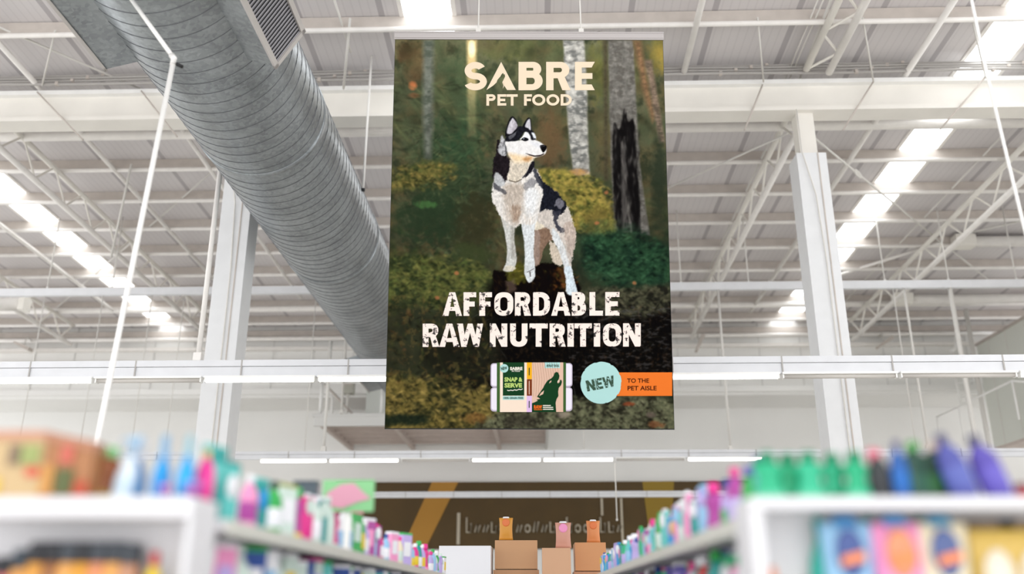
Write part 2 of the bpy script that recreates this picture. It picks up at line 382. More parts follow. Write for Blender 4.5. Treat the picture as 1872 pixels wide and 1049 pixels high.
fixture(13, zz, 1641, 1856, False, 'dim fluorescent fitting on the near trunking right of the right column')
fixture(13, zz, 1858, 2060, True, 'lit fluorescent fitting on the near trunking at the right edge')
fixture(21.7, 4.65, 476, 600, True, 'lit fluorescent fitting on the far trunking, left of the mezzanine corner')
fixture(21.7, 4.65, 602, 731, True, 'lit fluorescent fitting on the far trunking, under the mezzanine left part')
fixture(21.7, 4.65, 733, 860, False, 'unlit fluorescent fitting on the far trunking below the banner left half')
fixture(21.7, 4.65, 862, 990, True, 'lit fluorescent fitting on the far trunking directly below the product picture')
fixture(21.7, 4.65, 992, 1122, True, 'lit fluorescent fitting on the far trunking below the round new badge')
fixture(21.7, 4.65, 1124, 1253, False, 'unlit fluorescent fitting on the far trunking below the banner right corner')
fixture(21.7, 4.65, 1255, 1395, True, 'lit fluorescent fitting on the far trunking just left of the green bottles')

# hangers
def vrod(label, px, py, Y, z0, z1, r, group='vertical hanger rods', m=WIRE, name='hanger_rod'):
    x = at(px, py, Y).x
    t = thing(name, label, 'rod', (x, Y, z0), group)
    part('shaft', MB().tube([(x, Y, z0), (x, Y, z1)], r, 6), m, t, True)
    part('bracket', MB().box((x - r * 1.5, Y - r * 1.5, z0), (x + r * 1.5, Y + r * 1.5, z0 + r * 3)), m, t)
x = at(363, 649, 13).x
vrod('thick white hanger post left of the left column, from trunking up to the duct', 363, 649, 13, 4.86, DZ - math.sqrt(DR ** 2 - (x - DX) ** 2), .04, m=WARM)
for lab, px, py in (('just right of the banner edge', 1245, 520), ('between banner and right column', 1369, 524), ('just right of the right column', 1618, 518),
                    ('above the two upright posts at right', 1735, 518), ('near the right edge', 1859, 517), ('left of the bent pipe, near a ring', 87, 525), ('right of the bent pipe', 205, 525)):
    x = at(px, py, 21.7).x
    vrod('thin rod holding the slim hanging beam, ' + lab, px, py, 21.7, 9.06, roof(21.7) - .1, .017)
for lab, px, py, Y, z0, z1, r in (
        ('thin white rod dropping from the hanging beam right of the banner', 1318, 600, 21.7, 4.84, 8.86, .03),
        ('white post dropping from the hanging beam at right, the nearer of two', 1749, 600, 21.7, 0, 8.86, .055),
        ('white post beside the nearer one at right, reaching the roof tube', 1773, 610, 28.4, 0, 10.4, .07),
        ('thin white wire left of the upright posts at right', 1643, 600, 21.7, 4.84, 8.86, .013),
        ('faint wire second left of the upright posts at right', 1665, 610, 21.7, 4.84, 8.86, .028),
        ('thin rod just left of the mezzanine railing', 604, 640, 21.7, 4.84, 7.6, .04),
        ('thin rod directly right of the one left of the mezzanine', 631, 645, 28.35, 7.06, 10.9, .04),
        ('thin wire between the left column and the duct end', 572, 620, 21.7, 4.84, 8.86, .012),
        ('faint wire hanging beneath the left skylight', 178, 610, 21.7, 4.84, 8.86, .013),
        ('faint wire at far left below the hanging beam', 72, 600, 21.7, 4.84, 8.86, .013),
        ('faint wire right of the bent pipe below the hanging beam', 270, 600, 21.7, 4.84, 8.86, .013),
        ('faint wire close left of the left column', 330, 600, 21.7, 4.84, 8.86, .012),
        ('thin rod hanging beneath the banner to the far trunking', 1067, 790, 21.7, 4.84, 7.5, .015),
        ('thin rod under the far trunking right of the banner centre', 1125, 870, 21.7, 3.2, 4.58, .015)):
    vrod(lab, px, py, Y, z0, z1, r)
for lab, px, y, dz in (('left of the logo', 833, 13.9, 0), ('right of the logo', 1095, 13.9, 0)):
    vrod('vertical rod above the banner, ' + lab, px, 40, 14.3, roof(14.3) - 1.0, roof(14.3), .025)
x = at(945, 30, 14.6).x
solo('roof_tube', MB().tube([(x, 14.6, roof(14.6) - .6), (x, 14.6, roof(14.6))], .06, 10), WARM, 'thick short tube under the roof right above the banner', 'tube', smooth=True)

def wire(label, q0, Y0, q1, Y1, r, m=WIRE, turn=None, name='brace_wire'):
    a = at(*q0, Y0) if Y0 > 0 else atroof(*q0, -.2); b = at(*q1, Y1) if Y1 > 0 else atroof(*q1, -.2)
    if Y0 > 0 and a.z > roof(a.y) - .2: a = atroof(*q0, -.25)
    if Y1 > 0 and b.z > roof(b.y) - .2: b = atroof(*q1, -.25)
    if turn is None: return solo(name, MB().tube([a, b], r, 6), m, label, 'wire', smooth=True)
    t = thing(name, label, 'wire', b); part('shaft', MB().tube([a, b], r, 6), m, t, True)
    d = (b - a); p0 = a + d * turn; q = MB()
    for o in (Vector((0, 0, r * 2.2)), Vector((0, 0, -r * 2.2))): q.tube([p0 - d.normalized() * .22 + o * .3, p0 - d.normalized() * .12 + o, p0 + d.normalized() * .12 + o, p0 + d.normalized() * .22 + o * .3], r * .9, 6)
    part('turnbuckle', q, m, t, True)
wire('thin brace wire from the left edge under the flat duct outlet', (-60, 24), -1, (256, 162), -1, .022)
wire('slanted tie crossing the main beam face just left of the bent pipe', (258, 166), 15.25, (324, 250), 15.25, .018, DULL)
wire('thin diagonal wire in front of the left roof bays', (392, 310), -1, (70, 592), -1, .022)
wire('steep thin wire left of the bent pipe', (240, 300), 20.0, (203, 470), 20.5, .025)
wire('brace wire from the banner edge up to the right column head', (1180, 362), -1, (1440, 244), 16.2, .022)
wire('long brace wire with turnbuckle running down right from the column head', (1485, 249), 16.2, (1722, 444), 25.0, .026, turn=.28)
wire('brace wire from the bent pipe down left across the right skylight', (1830, 250), -1, (1545, 550), -1, .022)
wire('short brace wire below the right truss bracket', (1737, 455), 25.0, (1822, 524), 28.0, .025)
wire('thicker brace rod sloping down left under the large right truss', (1719, 443), 24.0, (1520, 507), 28.5, .045, WARM)
wire('slim brace wire right of the large truss bracket', (1768, 426), 24.0, (1872, 403), 23.0, .03)
wire('conduit rising beside the near truss, left one', (1495, 0), -1, (1434, 150), -1, .016)
wire('conduit rising beside the near truss, middle one', (1505, 0), -1, (1441, 150), -1, .016)
wire('conduit rising beside the near truss, right and thickest one', (1519, 0), -1, (1461, 148), -1, .028)
wire('thin conduit following the truss behind the right column', (1405, 262), -1, (1277, 533), -1, .028)
wire('thin sag rod above the main beam right of the banner', (1385, 32), 13.75, (1396, 150), 15.25, .016)
wire('thin sag rod above the main beam right of the near truss', (1577, 32), 13.75, (1597, 150), 15.25, .016)
wire('thin sag rod above the main beam near the right skylight', (1776, 31), 13.75, (1802, 142), 15.25, .016)
wire('slanted tie crossing the main beam face right of the banner', (1394, 155), 15.25, (1361, 238), 15.25, .018, DULL)
wire('slanted tie crossing the main beam face right of the column', (1596, 150), 15.25, (1541, 238), 15.25, .018, DULL)
wire('slanted tie crossing the main beam face at far right', (1802, 140), 15.25, (1719, 236), 15.25, .018, DULL)
wire('slanted tie crossing the main beam face at far left', (68, 168), 15.25, (152, 256), 15.25, .018, DULL)
wire('crossing tie rod at top between duct and banner, falling right', (608, -10), -1, (641, 95), -1, .024)
wire('crossing tie rod at top between duct and banner, falling left', (640, 34), -1, (628, 162), 15.2, .024)
wire('sag rod left of the flat duct outlet', (101, 56), 13.75, (77, 156), 15.2, .018)

# cross tubes on right with end boxes, floodlights
def cross(label, p0, p1, Y, r, bx):
    a = at(*p0, Y); b = Vector((XR, Y, a.z)); t = thing('cross_tube', label, 'tube', (a.x, Y, a.z - r))
    part('tube', MB().tube([a, b], r, 12), WARM, t, True)
    part('end_box', MB().box((a.x - .35, Y - .2, a.z - r * 1.1), (a.x + .2, Y + .2, a.z + r * 1.1)), CREAM, t)
    return t
cross('thick white cross tube with end box at right, higher one', (1766, 442), None, 23.6, .15, 0)
cross('thick white cross tube with end box at right, lower one', (1654, 547), None, 27.5, .15, 0)
a = at(46, 556, 24.0); t = thing('cross_tube', 'white boxed tube end entering at the left edge', 'tube', (a.x, 24, a.z - .2))
part('tube', MB().tube([Vector((XL, 24, a.z)), a], .19, 12), WARM, t, True); part('end_box', MB().box((a.x - .1, 23.8, a.z - .2), (a.x + .06, 24.2, a.z + .2)), CREAM, t)
solo('wall_pipe', MB().tube([(XL, 30.85, 10.28), (XR, 30.85, 10.28)], .075, 10), WARM, 'long white pipe along the top of the back wall', 'pipe', smooth=True)
def flood(label, px, py, Y, ang):
    p = at(px, py, Y); t = thing('floodlight', label, 'light', p, 'floodlights on the back wall')
    d = Vector((math.cos(ang), 0, math.sin(ang))); u = Vector((-d.z, 0, d.x))
    q = MB(); c = [p - d * .32 - u * .03, p + d * .32 - u * .03, p + d * .32 + u * .09, p - d * .32 + u * .05]
    q.hexa([x + Vector((0, -.15, 0)) for x in c], [x + Vector((0, .15, 0)) for x in c]); part('head', q, DULL, t)
    part('bracket', MB().tube([p + u * .05, p + u * .05 + Vector((0, .1, .35)), p + Vector((0, .5, .35))], .025, 6), WIRE, t, True)
flood('small beige floodlight on the back wall left of the bent pipe', 42, 634, 30.3, -.45)
flood('small upright floodlight just right of the banner', 1280, 628, 30.3, 1.1)
flood('small tilted floodlight right of the right column', 1618, 627, 30.3, .55)

# ------------------------------------------------------------------ mezzanine platform
px0, px1 = -7.15, .28
t = thing('mezzanine_platform', 'small steel platform on the back wall, showing behind the banner foot', 'platform', (px0, 28.5, 6.69))
part('deck', MB().box((px0 + .05, 28.6, 6.9), (px1, 33.4, 7.03)), PLAT, t)
part('front_fascia', MB().box((px0, 28.45, 6.69), (px1, 28.58, 7.0)).box((px0 - .05, 28.4, 6.98), (px1, 28.6, 7.08)), WALLG, t)
part('side_fascia', MB().box((px1, 28.45, 6.69), (px1 + .1, 33.4, 7.0)), WALLG, t)
for x in (-6.9, -4.6, -1.4): part('joist', MB().box((x - .07, 28.58, 6.68), (x + .07, 33.4, 6.9)), PLAT, t)
for y in np.arange(29.3, 33.3, .8): part('cross_joist', MB().box((px0 + .1, y - .035, 6.76), (px1, y + .035, 6.9)), PLAT, t)
t2 = thing('guard_railing', 'white tubular guard railing on the mezzanine left of the banner', 'railing', (px0, 28.5, 7.08))
part('top_rail', MB().tube([(-6.95, 28.5, 8.12), (px1, 28.5, 8.12)], .035, 8).tube([(-6.95, 28.5, 8.12), (-6.95, 33, 8.12)], .035, 8), WHITE, t2, True)
for x in (-6.98, -5.0, -3.0, -1, px1): part('post', MB().tube([(x, 28.5, 7.08), (x, 28.5, 8.12)], .05, 8), WHITE, t2, True)
for y in (30, 31.5, 33): part('post', MB().tube([(-6.95, y, 7.03), (-6.95, y, 8.12)], .045, 8), WHITE, t2, True)
a = at(587, 697, 29.0); b = at(650, 762, 29.0)
part('diagonal_brace', MB().tube([a, b], .03, 8), DULL, t2, True)
a = at(638, 705, 29.6); t = thing('control_box', 'grey control box on a post behind the platform railing', 'box', (a.x, 29.6, 7.03))
part('post', MB().tube([(a.x - .02, 29.6, 7.03), (a.x - .02, 29.6, a.z)], .05, 8), WIRE, t, True)
part('casing', MB().box((a.x - .17, 29.45, a.z - .28), (a.x + .17, 29.8, a.z + .75)), mat('box_greygreen', (190, 190, 178), .5), t)
part('louvre', MB().box((a.x - .15, 29.42, a.z - .02), (a.x - .02, 29.45, a.z + .45)).box((a.x + .01, 29.42, a.z - .02), (a.x + .14, 29.45, a.z + .45)), DULL, t)
a = at(690, 745, 29.8); solo('white_cabinet', MB().box((a.x - .4, 29.8, 7.03), (a.x + 1.6, 31, a.z + .75)), mat('cabinet_pale', (222, 226, 220), .5), 'pale cabinet on the platform at the banner left edge', 'cabinet')
# office block at the right
t = thing('office_block', 'white panelled raised office block at the right edge', 'building', (15.45, 20, 6.5))
part('side_wall', MB().box((15.45, 14, 6.3), (15.6, 31.0, 9.86)), OFFW, t)
part('cap_trim', MB().box((15.4, 14, 9.84), (15.62, 31.0, 9.93)), DULL, t)
part('underside', MB().box((15.45, 14, 6.2), (20, 31.0, 6.3)), PLAT, t)
q = MB()
for y in (30.2, 29.0, 27.8, 26.6): q.box((15.435, y - .015, 6.3), (15.45, y + .015, 9.84))
part('panel_joints', q, WIRE, t)
t = thing('stair_railing', 'thin white railing in front of the raised office at right', 'railing', (at(1715, 760, 28).x, 28, 5))
a = at(1712, 762, 30.5); b = Vector((a.x, a.x / (at(1850, 696, 1).x), 0)); b = at(1850, 696, b.y)
part('hand_rail', MB().tube([a, b, at(1900, 700, b.y)], .03, 8), WHITE, t, True)
for f in (0, .33, .66, 1): p = a.lerp(b, f); part('post', MB().tube([p, p - Vector((0, 0, 1.1))], .025, 8), WHITE, t, True)
t = thing('access_ladder', 'pale ladder frame behind the two upright posts at right', 'ladder', (at(1755, 700, 30).x, 30, 6))
for pa, pb in (((1745, 684), (1757, 738)), ((1786, 684), (1800, 780))): part('stile', MB().tube([at(*pa, 30), at(*pb, 30)], .04, 8), WHITE, t, True)
for y in (700, 716, 726): part('rung', MB().tube([at(1748 + (y - 690) * .2, y, 30), at(1788 + (y - 690) * .2, y - 4, 30)], .025, 6), WHITE, t, True)
solo('bent_wall_pipe', MB().tube([at(1812, 608, 30.2), at(1755, 609, 30.2), at(1748, 614, 30.2), at(1747, 636, 30.2), at(1739, 642, 30.2)], .06, 8), WHITE, 'white bent pipe on the back wall by the posts at right', 'pipe', smooth=True)

# ------------------------------------------------------------------ brown sign on the back wall
z0, z1 = 3.15, 5.5
t = thing('wall_sign', 'long dark brown sign band with pale blurred lettering on back wall', 'sign', (0, 33.35, z0))
part('board', MB().box((-7.4, 33.36, z0), (9.5, 33.46, z1)), mat('sign_brown', (82, 62, 26), .7, var=.1, scale=1), t)
def skew(pxs, z, lab, m):
    x0t, x1t, x0b, x1b = pxs; q = MB(); y0, y1 = 33.34, 33.36
    q.hexa([(x0b, y0, z0), (x1b, y0, z0), (x1b, y1, z0), (x0b, y1, z0)], [(x0t, y0, z1), (x1t, y0, z1), (x1t, y1, z1), (x0t, y1, z1)]); part('stripe', q, m, t, label=lab)
skew((at(790, 882, 33.4).x, at(838, 882, 33.4).x, at(735, 1000, 33.4).x, at(778, 1000, 33.4).x), 0, 'slanting ochre stripe', mat('sign_ochre', (176, 126, 40), .6))
skew((at(1174, 882, 33.4).x, at(1232, 882, 33.4).x, at(1190, 1000, 33.4).x, at(1225, 1000, 33.4).x), 0, 'olive yellow stripe', mat('sign_olive', (146, 118, 24), .6))
LET = mat('sign_letters', (190, 180, 160), .6); q = MB(); r2 = random.Random(3)
def squig(x, z, w, h):
    k = r2.choice([0, 1, 2]); y = 33.32
    if k == 0: q.tube([(x, y, z + h), (x, y, z), (x + w * .6, y, z), (x + w * .6, y, z + h * .6)], .035, 5)
    elif k == 1: q.tube([(x + w * .35 + w * .35 * math.cos(a), y, z + h * .35 + h * .35 * math.sin(a)) for a in np.linspace(0, 6.2, 10)], .035, 5)
    else: q.tube([(x, y, z), (x + w * .2, y, z + h * .7), (x + w * .45, y, z), (x + w * .7, y, z + h * .7)], .035, 5)
xa, xb = at(838, 950, 33.3).x, at(1135, 950, 33.3).x; x = xa + .3
i = 0
while x < xb:
    if i not in (5,): squig(x, 3.72, .26, .52 if i % 4 == 0 else .36); part('letter', q, LET, t, True); q = MB()
    x += .3; i += 1
for q in (MB().box((xa - .05, 33.31, 3.3), (xa + .06, 33.36, 4.4)), MB().box((xb, 33.31, 3.3), (xb + .08, 33.36, 4.9)), MB().box((xb - .7, 33.31, 4.3), (xb - .62, 33.36, 4.9))): part('letter_frame', q, LET, t)
# ------------------------------------------------------------------ the hanging banner and its print
FH = Vector((-math.sin(YAW), math.cos(YAW), 0))
def at_depth(px, py, d): r = ray(px, py); return EYE + r * (d / r.dot(FH))
PB = at_depth(966.5, 783, 10.3); PT = at_depth(967, 74, 9.57)
PUv = (PT - PB); PH = PUv.length; PU = PUv.normalized(); PR = RT.copy(); PN = PR.cross(PU)   # PN points to the camera side
if PN.dot(EYE - PB) < 0: PN = -PN
PM = Matrix(((PR.x, PU.x, PN.x, PB.x), (PR.y, PU.y, PN.y, PB.y), (PR.z, PU.z, PN.z, PB.z), (0, 0, 0, 1)))
def pxy(px, py):
    d = ray(px, py); t = (PB - EYE).dot(PN) / d.dot(PN); q = EYE + d * t - PB; return q.dot(PR), q.dot(PU)
x0b, _ = pxy(702.5, 783); x1b, _ = pxy(1231, 783); x0t, _ = pxy(723, 74); x1t, _ = pxy(1211, 74)
PX0, PX1 = (x0b + x0t) / 2, (x1b + x1t) / 2
banner = bpy.data.objects.new('hanging_banner', None); COL.objects.link(banner)
tag(banner, 'tall hanging banner printed with a husky standing in a forest', 'banner')
banner.matrix_world = PM
def bpart(name, me, parent=banner, label=None):
    o = bpy.data.objects.new(name, me); COL.objects.link(o); o.parent = parent; return tag(o, label)
# printed picture: colours of the print worked out per mesh vertex of the banner face
rs = np.random.RandomState(5); LAT = [rs.rand(256, 256) for _ in range(6)]
def vnoise(x, y, s, k=0):
    a_ = .6 + 1.1 * k + .37 * math.log(s); x, y = x * math.cos(a_) - y * math.sin(a_), x * math.sin(a_) + y * math.cos(a_)
    x = x / s + 37.2 * k; y = y / s + 11.7 * k; xi = np.floor(x).astype(int); yi = np.floor(y).astype(int); fx = x - xi; fy = y - yi
    fx = fx * fx * (3 - 2 * fx); fy = fy * fy * (3 - 2 * fy); T = LAT[k % 6]
    a = T[xi & 255, yi & 255]; b = T[(xi + 1) & 255, yi & 255]; c = T[xi & 255, (yi + 1) & 255]; d = T[(xi + 1) & 255, (yi + 1) & 255]
    return (a * (1 - fx) + b * fx) * (1 - fy) + (c * (1 - fx) + d * fx) * fy
def fbm(x, y, s, k=0, o=4):
    r = 0; a = .5; t = 0
    for i in range(o): r = r + a * vnoise(x, y, s / 2 ** i, k + i); t += a; a *= .6
    return r / t
NXg, NYg = 540, 780
gu, gv = np.meshgrid(np.linspace(0, 1, NXg), np.linspace(0, 1, NYg))
LX = PX0 + (PX1 - PX0) * gu; LZ = PH * gv
wp = [PB[i] + PR[i] * LX + PU[i] * LZ - EYE[i] for i in range(3)]
zc = sum(wp[i] * FW[i] for i in range(3)); QX = (CX + FPX * sum(wp[i] * RT[i] for i in range(3)) / zc); QY = (CY - FPX * sum(wp[i] * UP[i] for i in range(3)) / zc)
IMG = np.zeros((NYg, NXg, 3))
def lay(mask, rgb):
    global IMG
    c = np.array(rgb, float) if not isinstance(rgb, np.ndarray) else rgb
    IMG[:] = IMG * (1 - mask[..., None]) + c * mask[..., None]
def poly_mask(pts, soft=1.2, fur=0, fs=4, k=0):
    p = np.array(pts, float); pad = soft * 3 + fur * 2 + 2
    x0, y0 = p.min(0) - pad; x1, y1 = p.max(0) + pad
    M = np.zeros(QX.shape); sel = (QX > x0) & (QX < x1) & (QY > y0) & (QY < y1)
    if not sel.any(): return M
    X = QX[sel]; Y = QY[sel]; d = np.full(X.shape, 1e9); ins = np.zeros(X.shape, bool)
    for i in range(len(p)):
        a = p[i]; b = p[(i + 1) % len(p)]; e = b - a; L = max(e @ e, 1e-9)
        t = np.clip(((X - a[0]) * e[0] + (Y - a[1]) * e[1]) / L, 0, 1)
        d = np.minimum(d, (X - a[0] - t * e[0]) ** 2 + (Y - a[1] - t * e[1]) ** 2)
        c = (a[1] > Y) != (b[1] > Y)
        if abs(e[1]) > 1e-9: ins ^= c & (X < e[0] * (Y - a[1]) / e[1] + a[0])
    s = np.where(ins, -1, 1) * np.sqrt(d)
    if fur: s = s + (fbm(X, Y, fs, k, 3) - .5) * 2 * fur
    M[sel] = np.clip(.5 - s / (2 * soft), 0, 1); return M
def sm(p, n=6):
    p = [np.array(q, float) for q in p]; out = []
    for i in range(len(p)):
        a, b, c, d = p[i - 1], p[i], p[(i + 1) % len(p)], p[(i + 2) % len(p)]
        for j in range(n):
            t = j / n; out.append(.5 * (2 * b + (c - a) * t + (2 * a - 5 * b + 4 * c - d) * t * t + (3 * b - a - 3 * c + d) * t ** 3))
    return out
def A(*c): return np.array(c, float)
QYc = QY[:, NXg // 2][::-1]
def dab(x, y, rx, ry, ang, c, al):
    R_ = max(rx, ry) * 1.5 + 2
    j0 = NYg - np.searchsorted(QYc, y + R_); j1 = NYg - np.searchsorted(QYc, y - R_)
    row = QX[min(max((j0 + j1) // 2, 0), NYg - 1)]; i0 = np.searchsorted(row, x - R_); i1 = np.searchsorted(row, x + R_)
    if j1 <= j0 or i1 <= i0: return
    X = QX[j0:j1, i0:i1] - x; Y = QY[j0:j1, i0:i1] - y; ca_, sa_ = math.cos(ang), math.sin(ang)
    d = ((X * ca_ + Y * sa_) / rx) ** 2 + ((Y * ca_ - X * sa_) / ry) ** 2
    m = (np.exp(-d * 1.6) * al)[..., None]; IMG[j0:j1, i0:i1] = IMG[j0:j1, i0:i1] * (1 - m) + A(*c) * m
dr = random.Random(11)
def dabs(n, x0, y0, x1, y1, rx, ry, ang, cols, al, jit=.6, inside=None):
    for _ in range(n):
        x = dr.uniform(x0, x1); y = dr.uniform(y0, y1)
        if inside and not inside(x, y): continue
        c = dr.choice(cols); k = dr.uniform(.75, 1.25)
        dab(x, y, rx * dr.uniform(.6, 1.5), ry * dr.uniform(.6, 1.4), ang + dr.uniform(-jit, jit), [v * k for v in c], al * dr.uniform(.5, 1))
# forest background
n1 = fbm(QX, QY, 70, 0); n2 = fbm(QX, QY * .9, 22, 1, 5); n3 = fbm(QX * 1.2, QY, 9, 2, 4); n4 = fbm(QX, QY, 4, 3, 3)
ty = np.clip((QY - 74) / 480, 0, 1)[..., None]
base = A(104, 104, 76) * (1 - ty) + A(50, 54, 38) * ty
IMG[:] = base
lay(np.clip((n1 - .48) * 5, 0, 1) * .55, (104, 84, 52))
lay(np.clip((n2 - .5) * 5, 0, 1) * .45, (76, 88, 62))
lay(np.clip((.47 - n2) * 6, 0, 1) * .65, (36, 46, 34))
def blob(x, y, rx, ry, c, a=1., nz=.5):
    d = ((QX - x) / rx) ** 2 + ((QY - y) / ry) ** 2; m = np.clip(1.2 - d + (n3 - .5) * nz * 3, 0, 1) * a; lay(m, c)
blob(748, 190, 40, 90, (52, 62, 44), .5); blob(762, 120, 26, 40, (120, 86, 56), .55); blob(745, 100, 20, 22, (86, 60, 40), .6)
blob(1210, 100, 26, 40, (168, 140, 46), .6); blob(1165, 120, 40, 60, (96, 92, 52), .4); blob(1092, 130, 22, 60, (108, 104, 44), .6)
blob(985, 120, 60, 60, (82, 88, 58), .6); blob(1005, 260, 34, 60, (104, 80, 54), .8); blob(930, 90, 60, 26, (94, 96, 54), .6)
blob(756, 158, 9, 9, (212, 112, 62), .85, .1); blob(758, 176, 12, 6, (170, 90, 55), .5, .2)
blob(850, 170, 60, 80, (58, 84, 56), .55); blob(820, 330, 80, 110, (46, 66, 44), .8); blob(840, 250, 50, 60, (52, 82, 56), .5)
GRN = [(66, 80, 54), (84, 96, 62), (52, 60, 42), (40, 46, 34), (96, 98, 62)]
BRN = [(104, 78, 50), (84, 66, 44), (60, 48, 34), (50, 58, 38)]
dabs(260, 712, 74, 1222, 250, 22, 12, .3, GRN + BRN, .30, 1.5)
dabs(700, 715, 150, 930, 480, 12, 2.6, .5, GRN, .5, .9); dabs(260, 760, 250, 900, 470, 9, 1.6, -.5, [(74, 98, 64), (58, 78, 52), (30, 40, 30)], .5, .5)
dabs(300, 715, 400, 910, 560, 8, 4, .2, [(40, 50, 32), (70, 72, 44), (88, 70, 44), (54, 72, 40)], .5, 1)
dabs(200, 1050, 330, 1226, 440, 12, 5, .2, [(40, 50, 36), (66, 66, 42), (84, 70, 46), (48, 66, 42)], .5, 1)
def trunk(pts, c, dark, mott, soft=2.5, s=7):
    m = poly_mask(pts, soft, 1.0, 10, 2); nz = fbm(QX, QY * 1.3, s, 4, 3)[..., None]
    cc = np.clip(A(*c) * (1 - mott + 2 * mott * nz), 0, 255); IMG[:] = IMG * (1 - m[..., None]) + cc * m[..., None]
    if dark is not None: lay(m * np.clip((fbm(QX, QY * 2.0, s * 1.3, 1, 3) - .5) * 6, 0, 1) * .7, dark)
trunk([(776, 74), (794, 74), (792, 240), (788, 290), (778, 290), (774, 200)], (98, 102, 92), (70, 78, 66), .25, 5, 12)
g = np.clip(1 - (QY - 95) / 110, 0, 1); lay(poly_mask([(855, 74), (873, 74), (872, 118), (871, 250), (856, 250)], 3, .8) * np.clip(.25 + g, 0, 1) * .9, (210, 182, 122)); blob(864, 90, 7, 18, (255, 230, 176), .95, .1)
trunk([(1031, 74), (1069, 74), (1074, 160), (1076, 260), (1079, 320), (1050, 322), (1042, 260), (1034, 160)], (158, 156, 149), (86, 88, 86), .32, 2, 9)
trunk([(1104, 74), (1112, 74), (1112, 330), (1106, 330)], (72, 66, 50), None, .2, 4)
trunk([(1113, 74), (1158, 74), (1164, 180), (1170, 300), (1188, 430), (1124, 420), (1118, 300), (1115, 180)], (106, 103, 97), (82, 78, 72), .28, 2, 8)
lay(poly_mask(sm([(1143, 200), (1150, 222), (1160, 222), (1165, 300), (1172, 430), (1158, 432), (1150, 360), (1140, 430), (1128, 415), (1122, 340), (1121, 260), (1124, 225), (1132, 236), (1137, 224)], 4), 2, 1.6, 12, 1), (22, 20, 20))
lay(poly_mask([(1136, 260), (1143, 250), (1147, 330), (1150, 425), (1138, 425)], 2, 2, 9, 2) * .8, (92, 88, 84))
trunk([(1160, 75), (1172, 75), (1186, 160), (1198, 210), (1194, 224), (1178, 170)], (126, 94, 66), (90, 72, 52), .2, 5)
trunk([(1180, 110), (1192, 110), (1204, 180), (1216, 260), (1206, 262), (1194, 190)], (118, 100, 84), (80, 72, 60), .3, 3)
blob(1206, 330, 18, 90, (40, 50, 38), .7, .4)
dabs(160, 1122, 230, 1170, 430, 2.2, 9, 0, [(24, 22, 22), (70, 68, 66), (40, 38, 38), (96, 92, 88)], .6, .25)
dabs(120, 1114, 76, 1160, 220, 2, 8, 0, [(86, 84, 78), (120, 116, 110), (98, 96, 90)], .5, .3)
# moss mounds
def mound(pts, c1, c2, c3, soft=4, fur=5, s=8):
    soft *= 1.6; fur *= 1.5; P_ = np.array(pts, float); sel_ = None
    m = poly_mask(sm(pts), soft, fur, 14, 3); q = fbm(QX, QY, s, 2, 4); q2 = fbm(QX, QY, s * 2.5, 5, 3)
    cc = A(*c1) * (1 - q[..., None]) + A(*c2) * q[..., None]; k = np.clip((.5 - q2) * 6, 0, 1)[..., None] * .8; cc = cc * (1 - k) + A(*c3) * k
    cc = cc * (.75 + .5 * fbm(QX, QY, 4, 4, 2))[..., None]; IMG[:] = IMG * (1 - m[..., None]) + np.clip(cc, 0, 255) * m[..., None]
    x0, y0 = P_.min(0); x1, y1 = P_.max(0); ct = P_.mean(0); hx, hy = (x1 - x0) / 2, (y1 - y0) / 2
    ins = lambda x, y: ((x - (x0 + x1) / 2) / hx) ** 2 + ((y - (y0 + y1) / 2) / hy) ** 2 < .95
    n_ = int((x1 - x0) * (y1 - y0) / 22)
    dabs(n_, x0, y0, x1, y1, 5, 2.6, .1, [c1, c2, c3, [v * 1.15 for v in c2], [v * .6 for v in c3]], .65, .9, ins)
mound([(708, 350), (730, 322), (775, 298), (820, 298), (835, 308), (800, 328), (760, 340)], (88, 94, 46), (126, 106, 54), (50, 62, 36))
mound([(976, 325), (990, 311), (1030, 310), (1060, 322), (1092, 340), (1108, 362), (1122, 400), (1120, 430), (1050, 420), (1000, 380)], (130, 126, 52), (158, 134, 62), (70, 78, 38), 3, 4)
blob(1095, 400, 30, 26, (110, 96, 46), .7, .8); blob(1060, 315, 20, 7, (200, 140, 84), .6, .4)
blob(790, 400, 70, 50, (44, 60, 40), .8, .9); blob(870, 420, 40, 80, (58, 56, 36), .8, .9)
blob(780, 375, 22, 8, (74, 120, 62), .7, .6); blob(860, 470, 40, 30, (62, 74, 42), .7, .8)
mound([(708, 520), (712, 472), (740, 462), (790, 472), (840, 488), (890, 492), (905, 530), (860, 545), (780, 560), (706, 570)], (80, 92, 44), (100, 98, 50), (44, 54, 34))
mound([(1062, 430), (1100, 418), (1150, 425), (1190, 440), (1222, 455), (1224, 530), (1130, 525), (1070, 490)], (36, 68, 46), (52, 86, 58), (22, 40, 32), 12, 9, 14)
for bx, by in ((835, 500), (800, 545), (748, 570), (880, 560), (1092, 408), (1110, 352), (1160, 517), (895, 700), (740, 640)): blob(bx, by, 5, 4, (186, 110, 66), .75, .6)
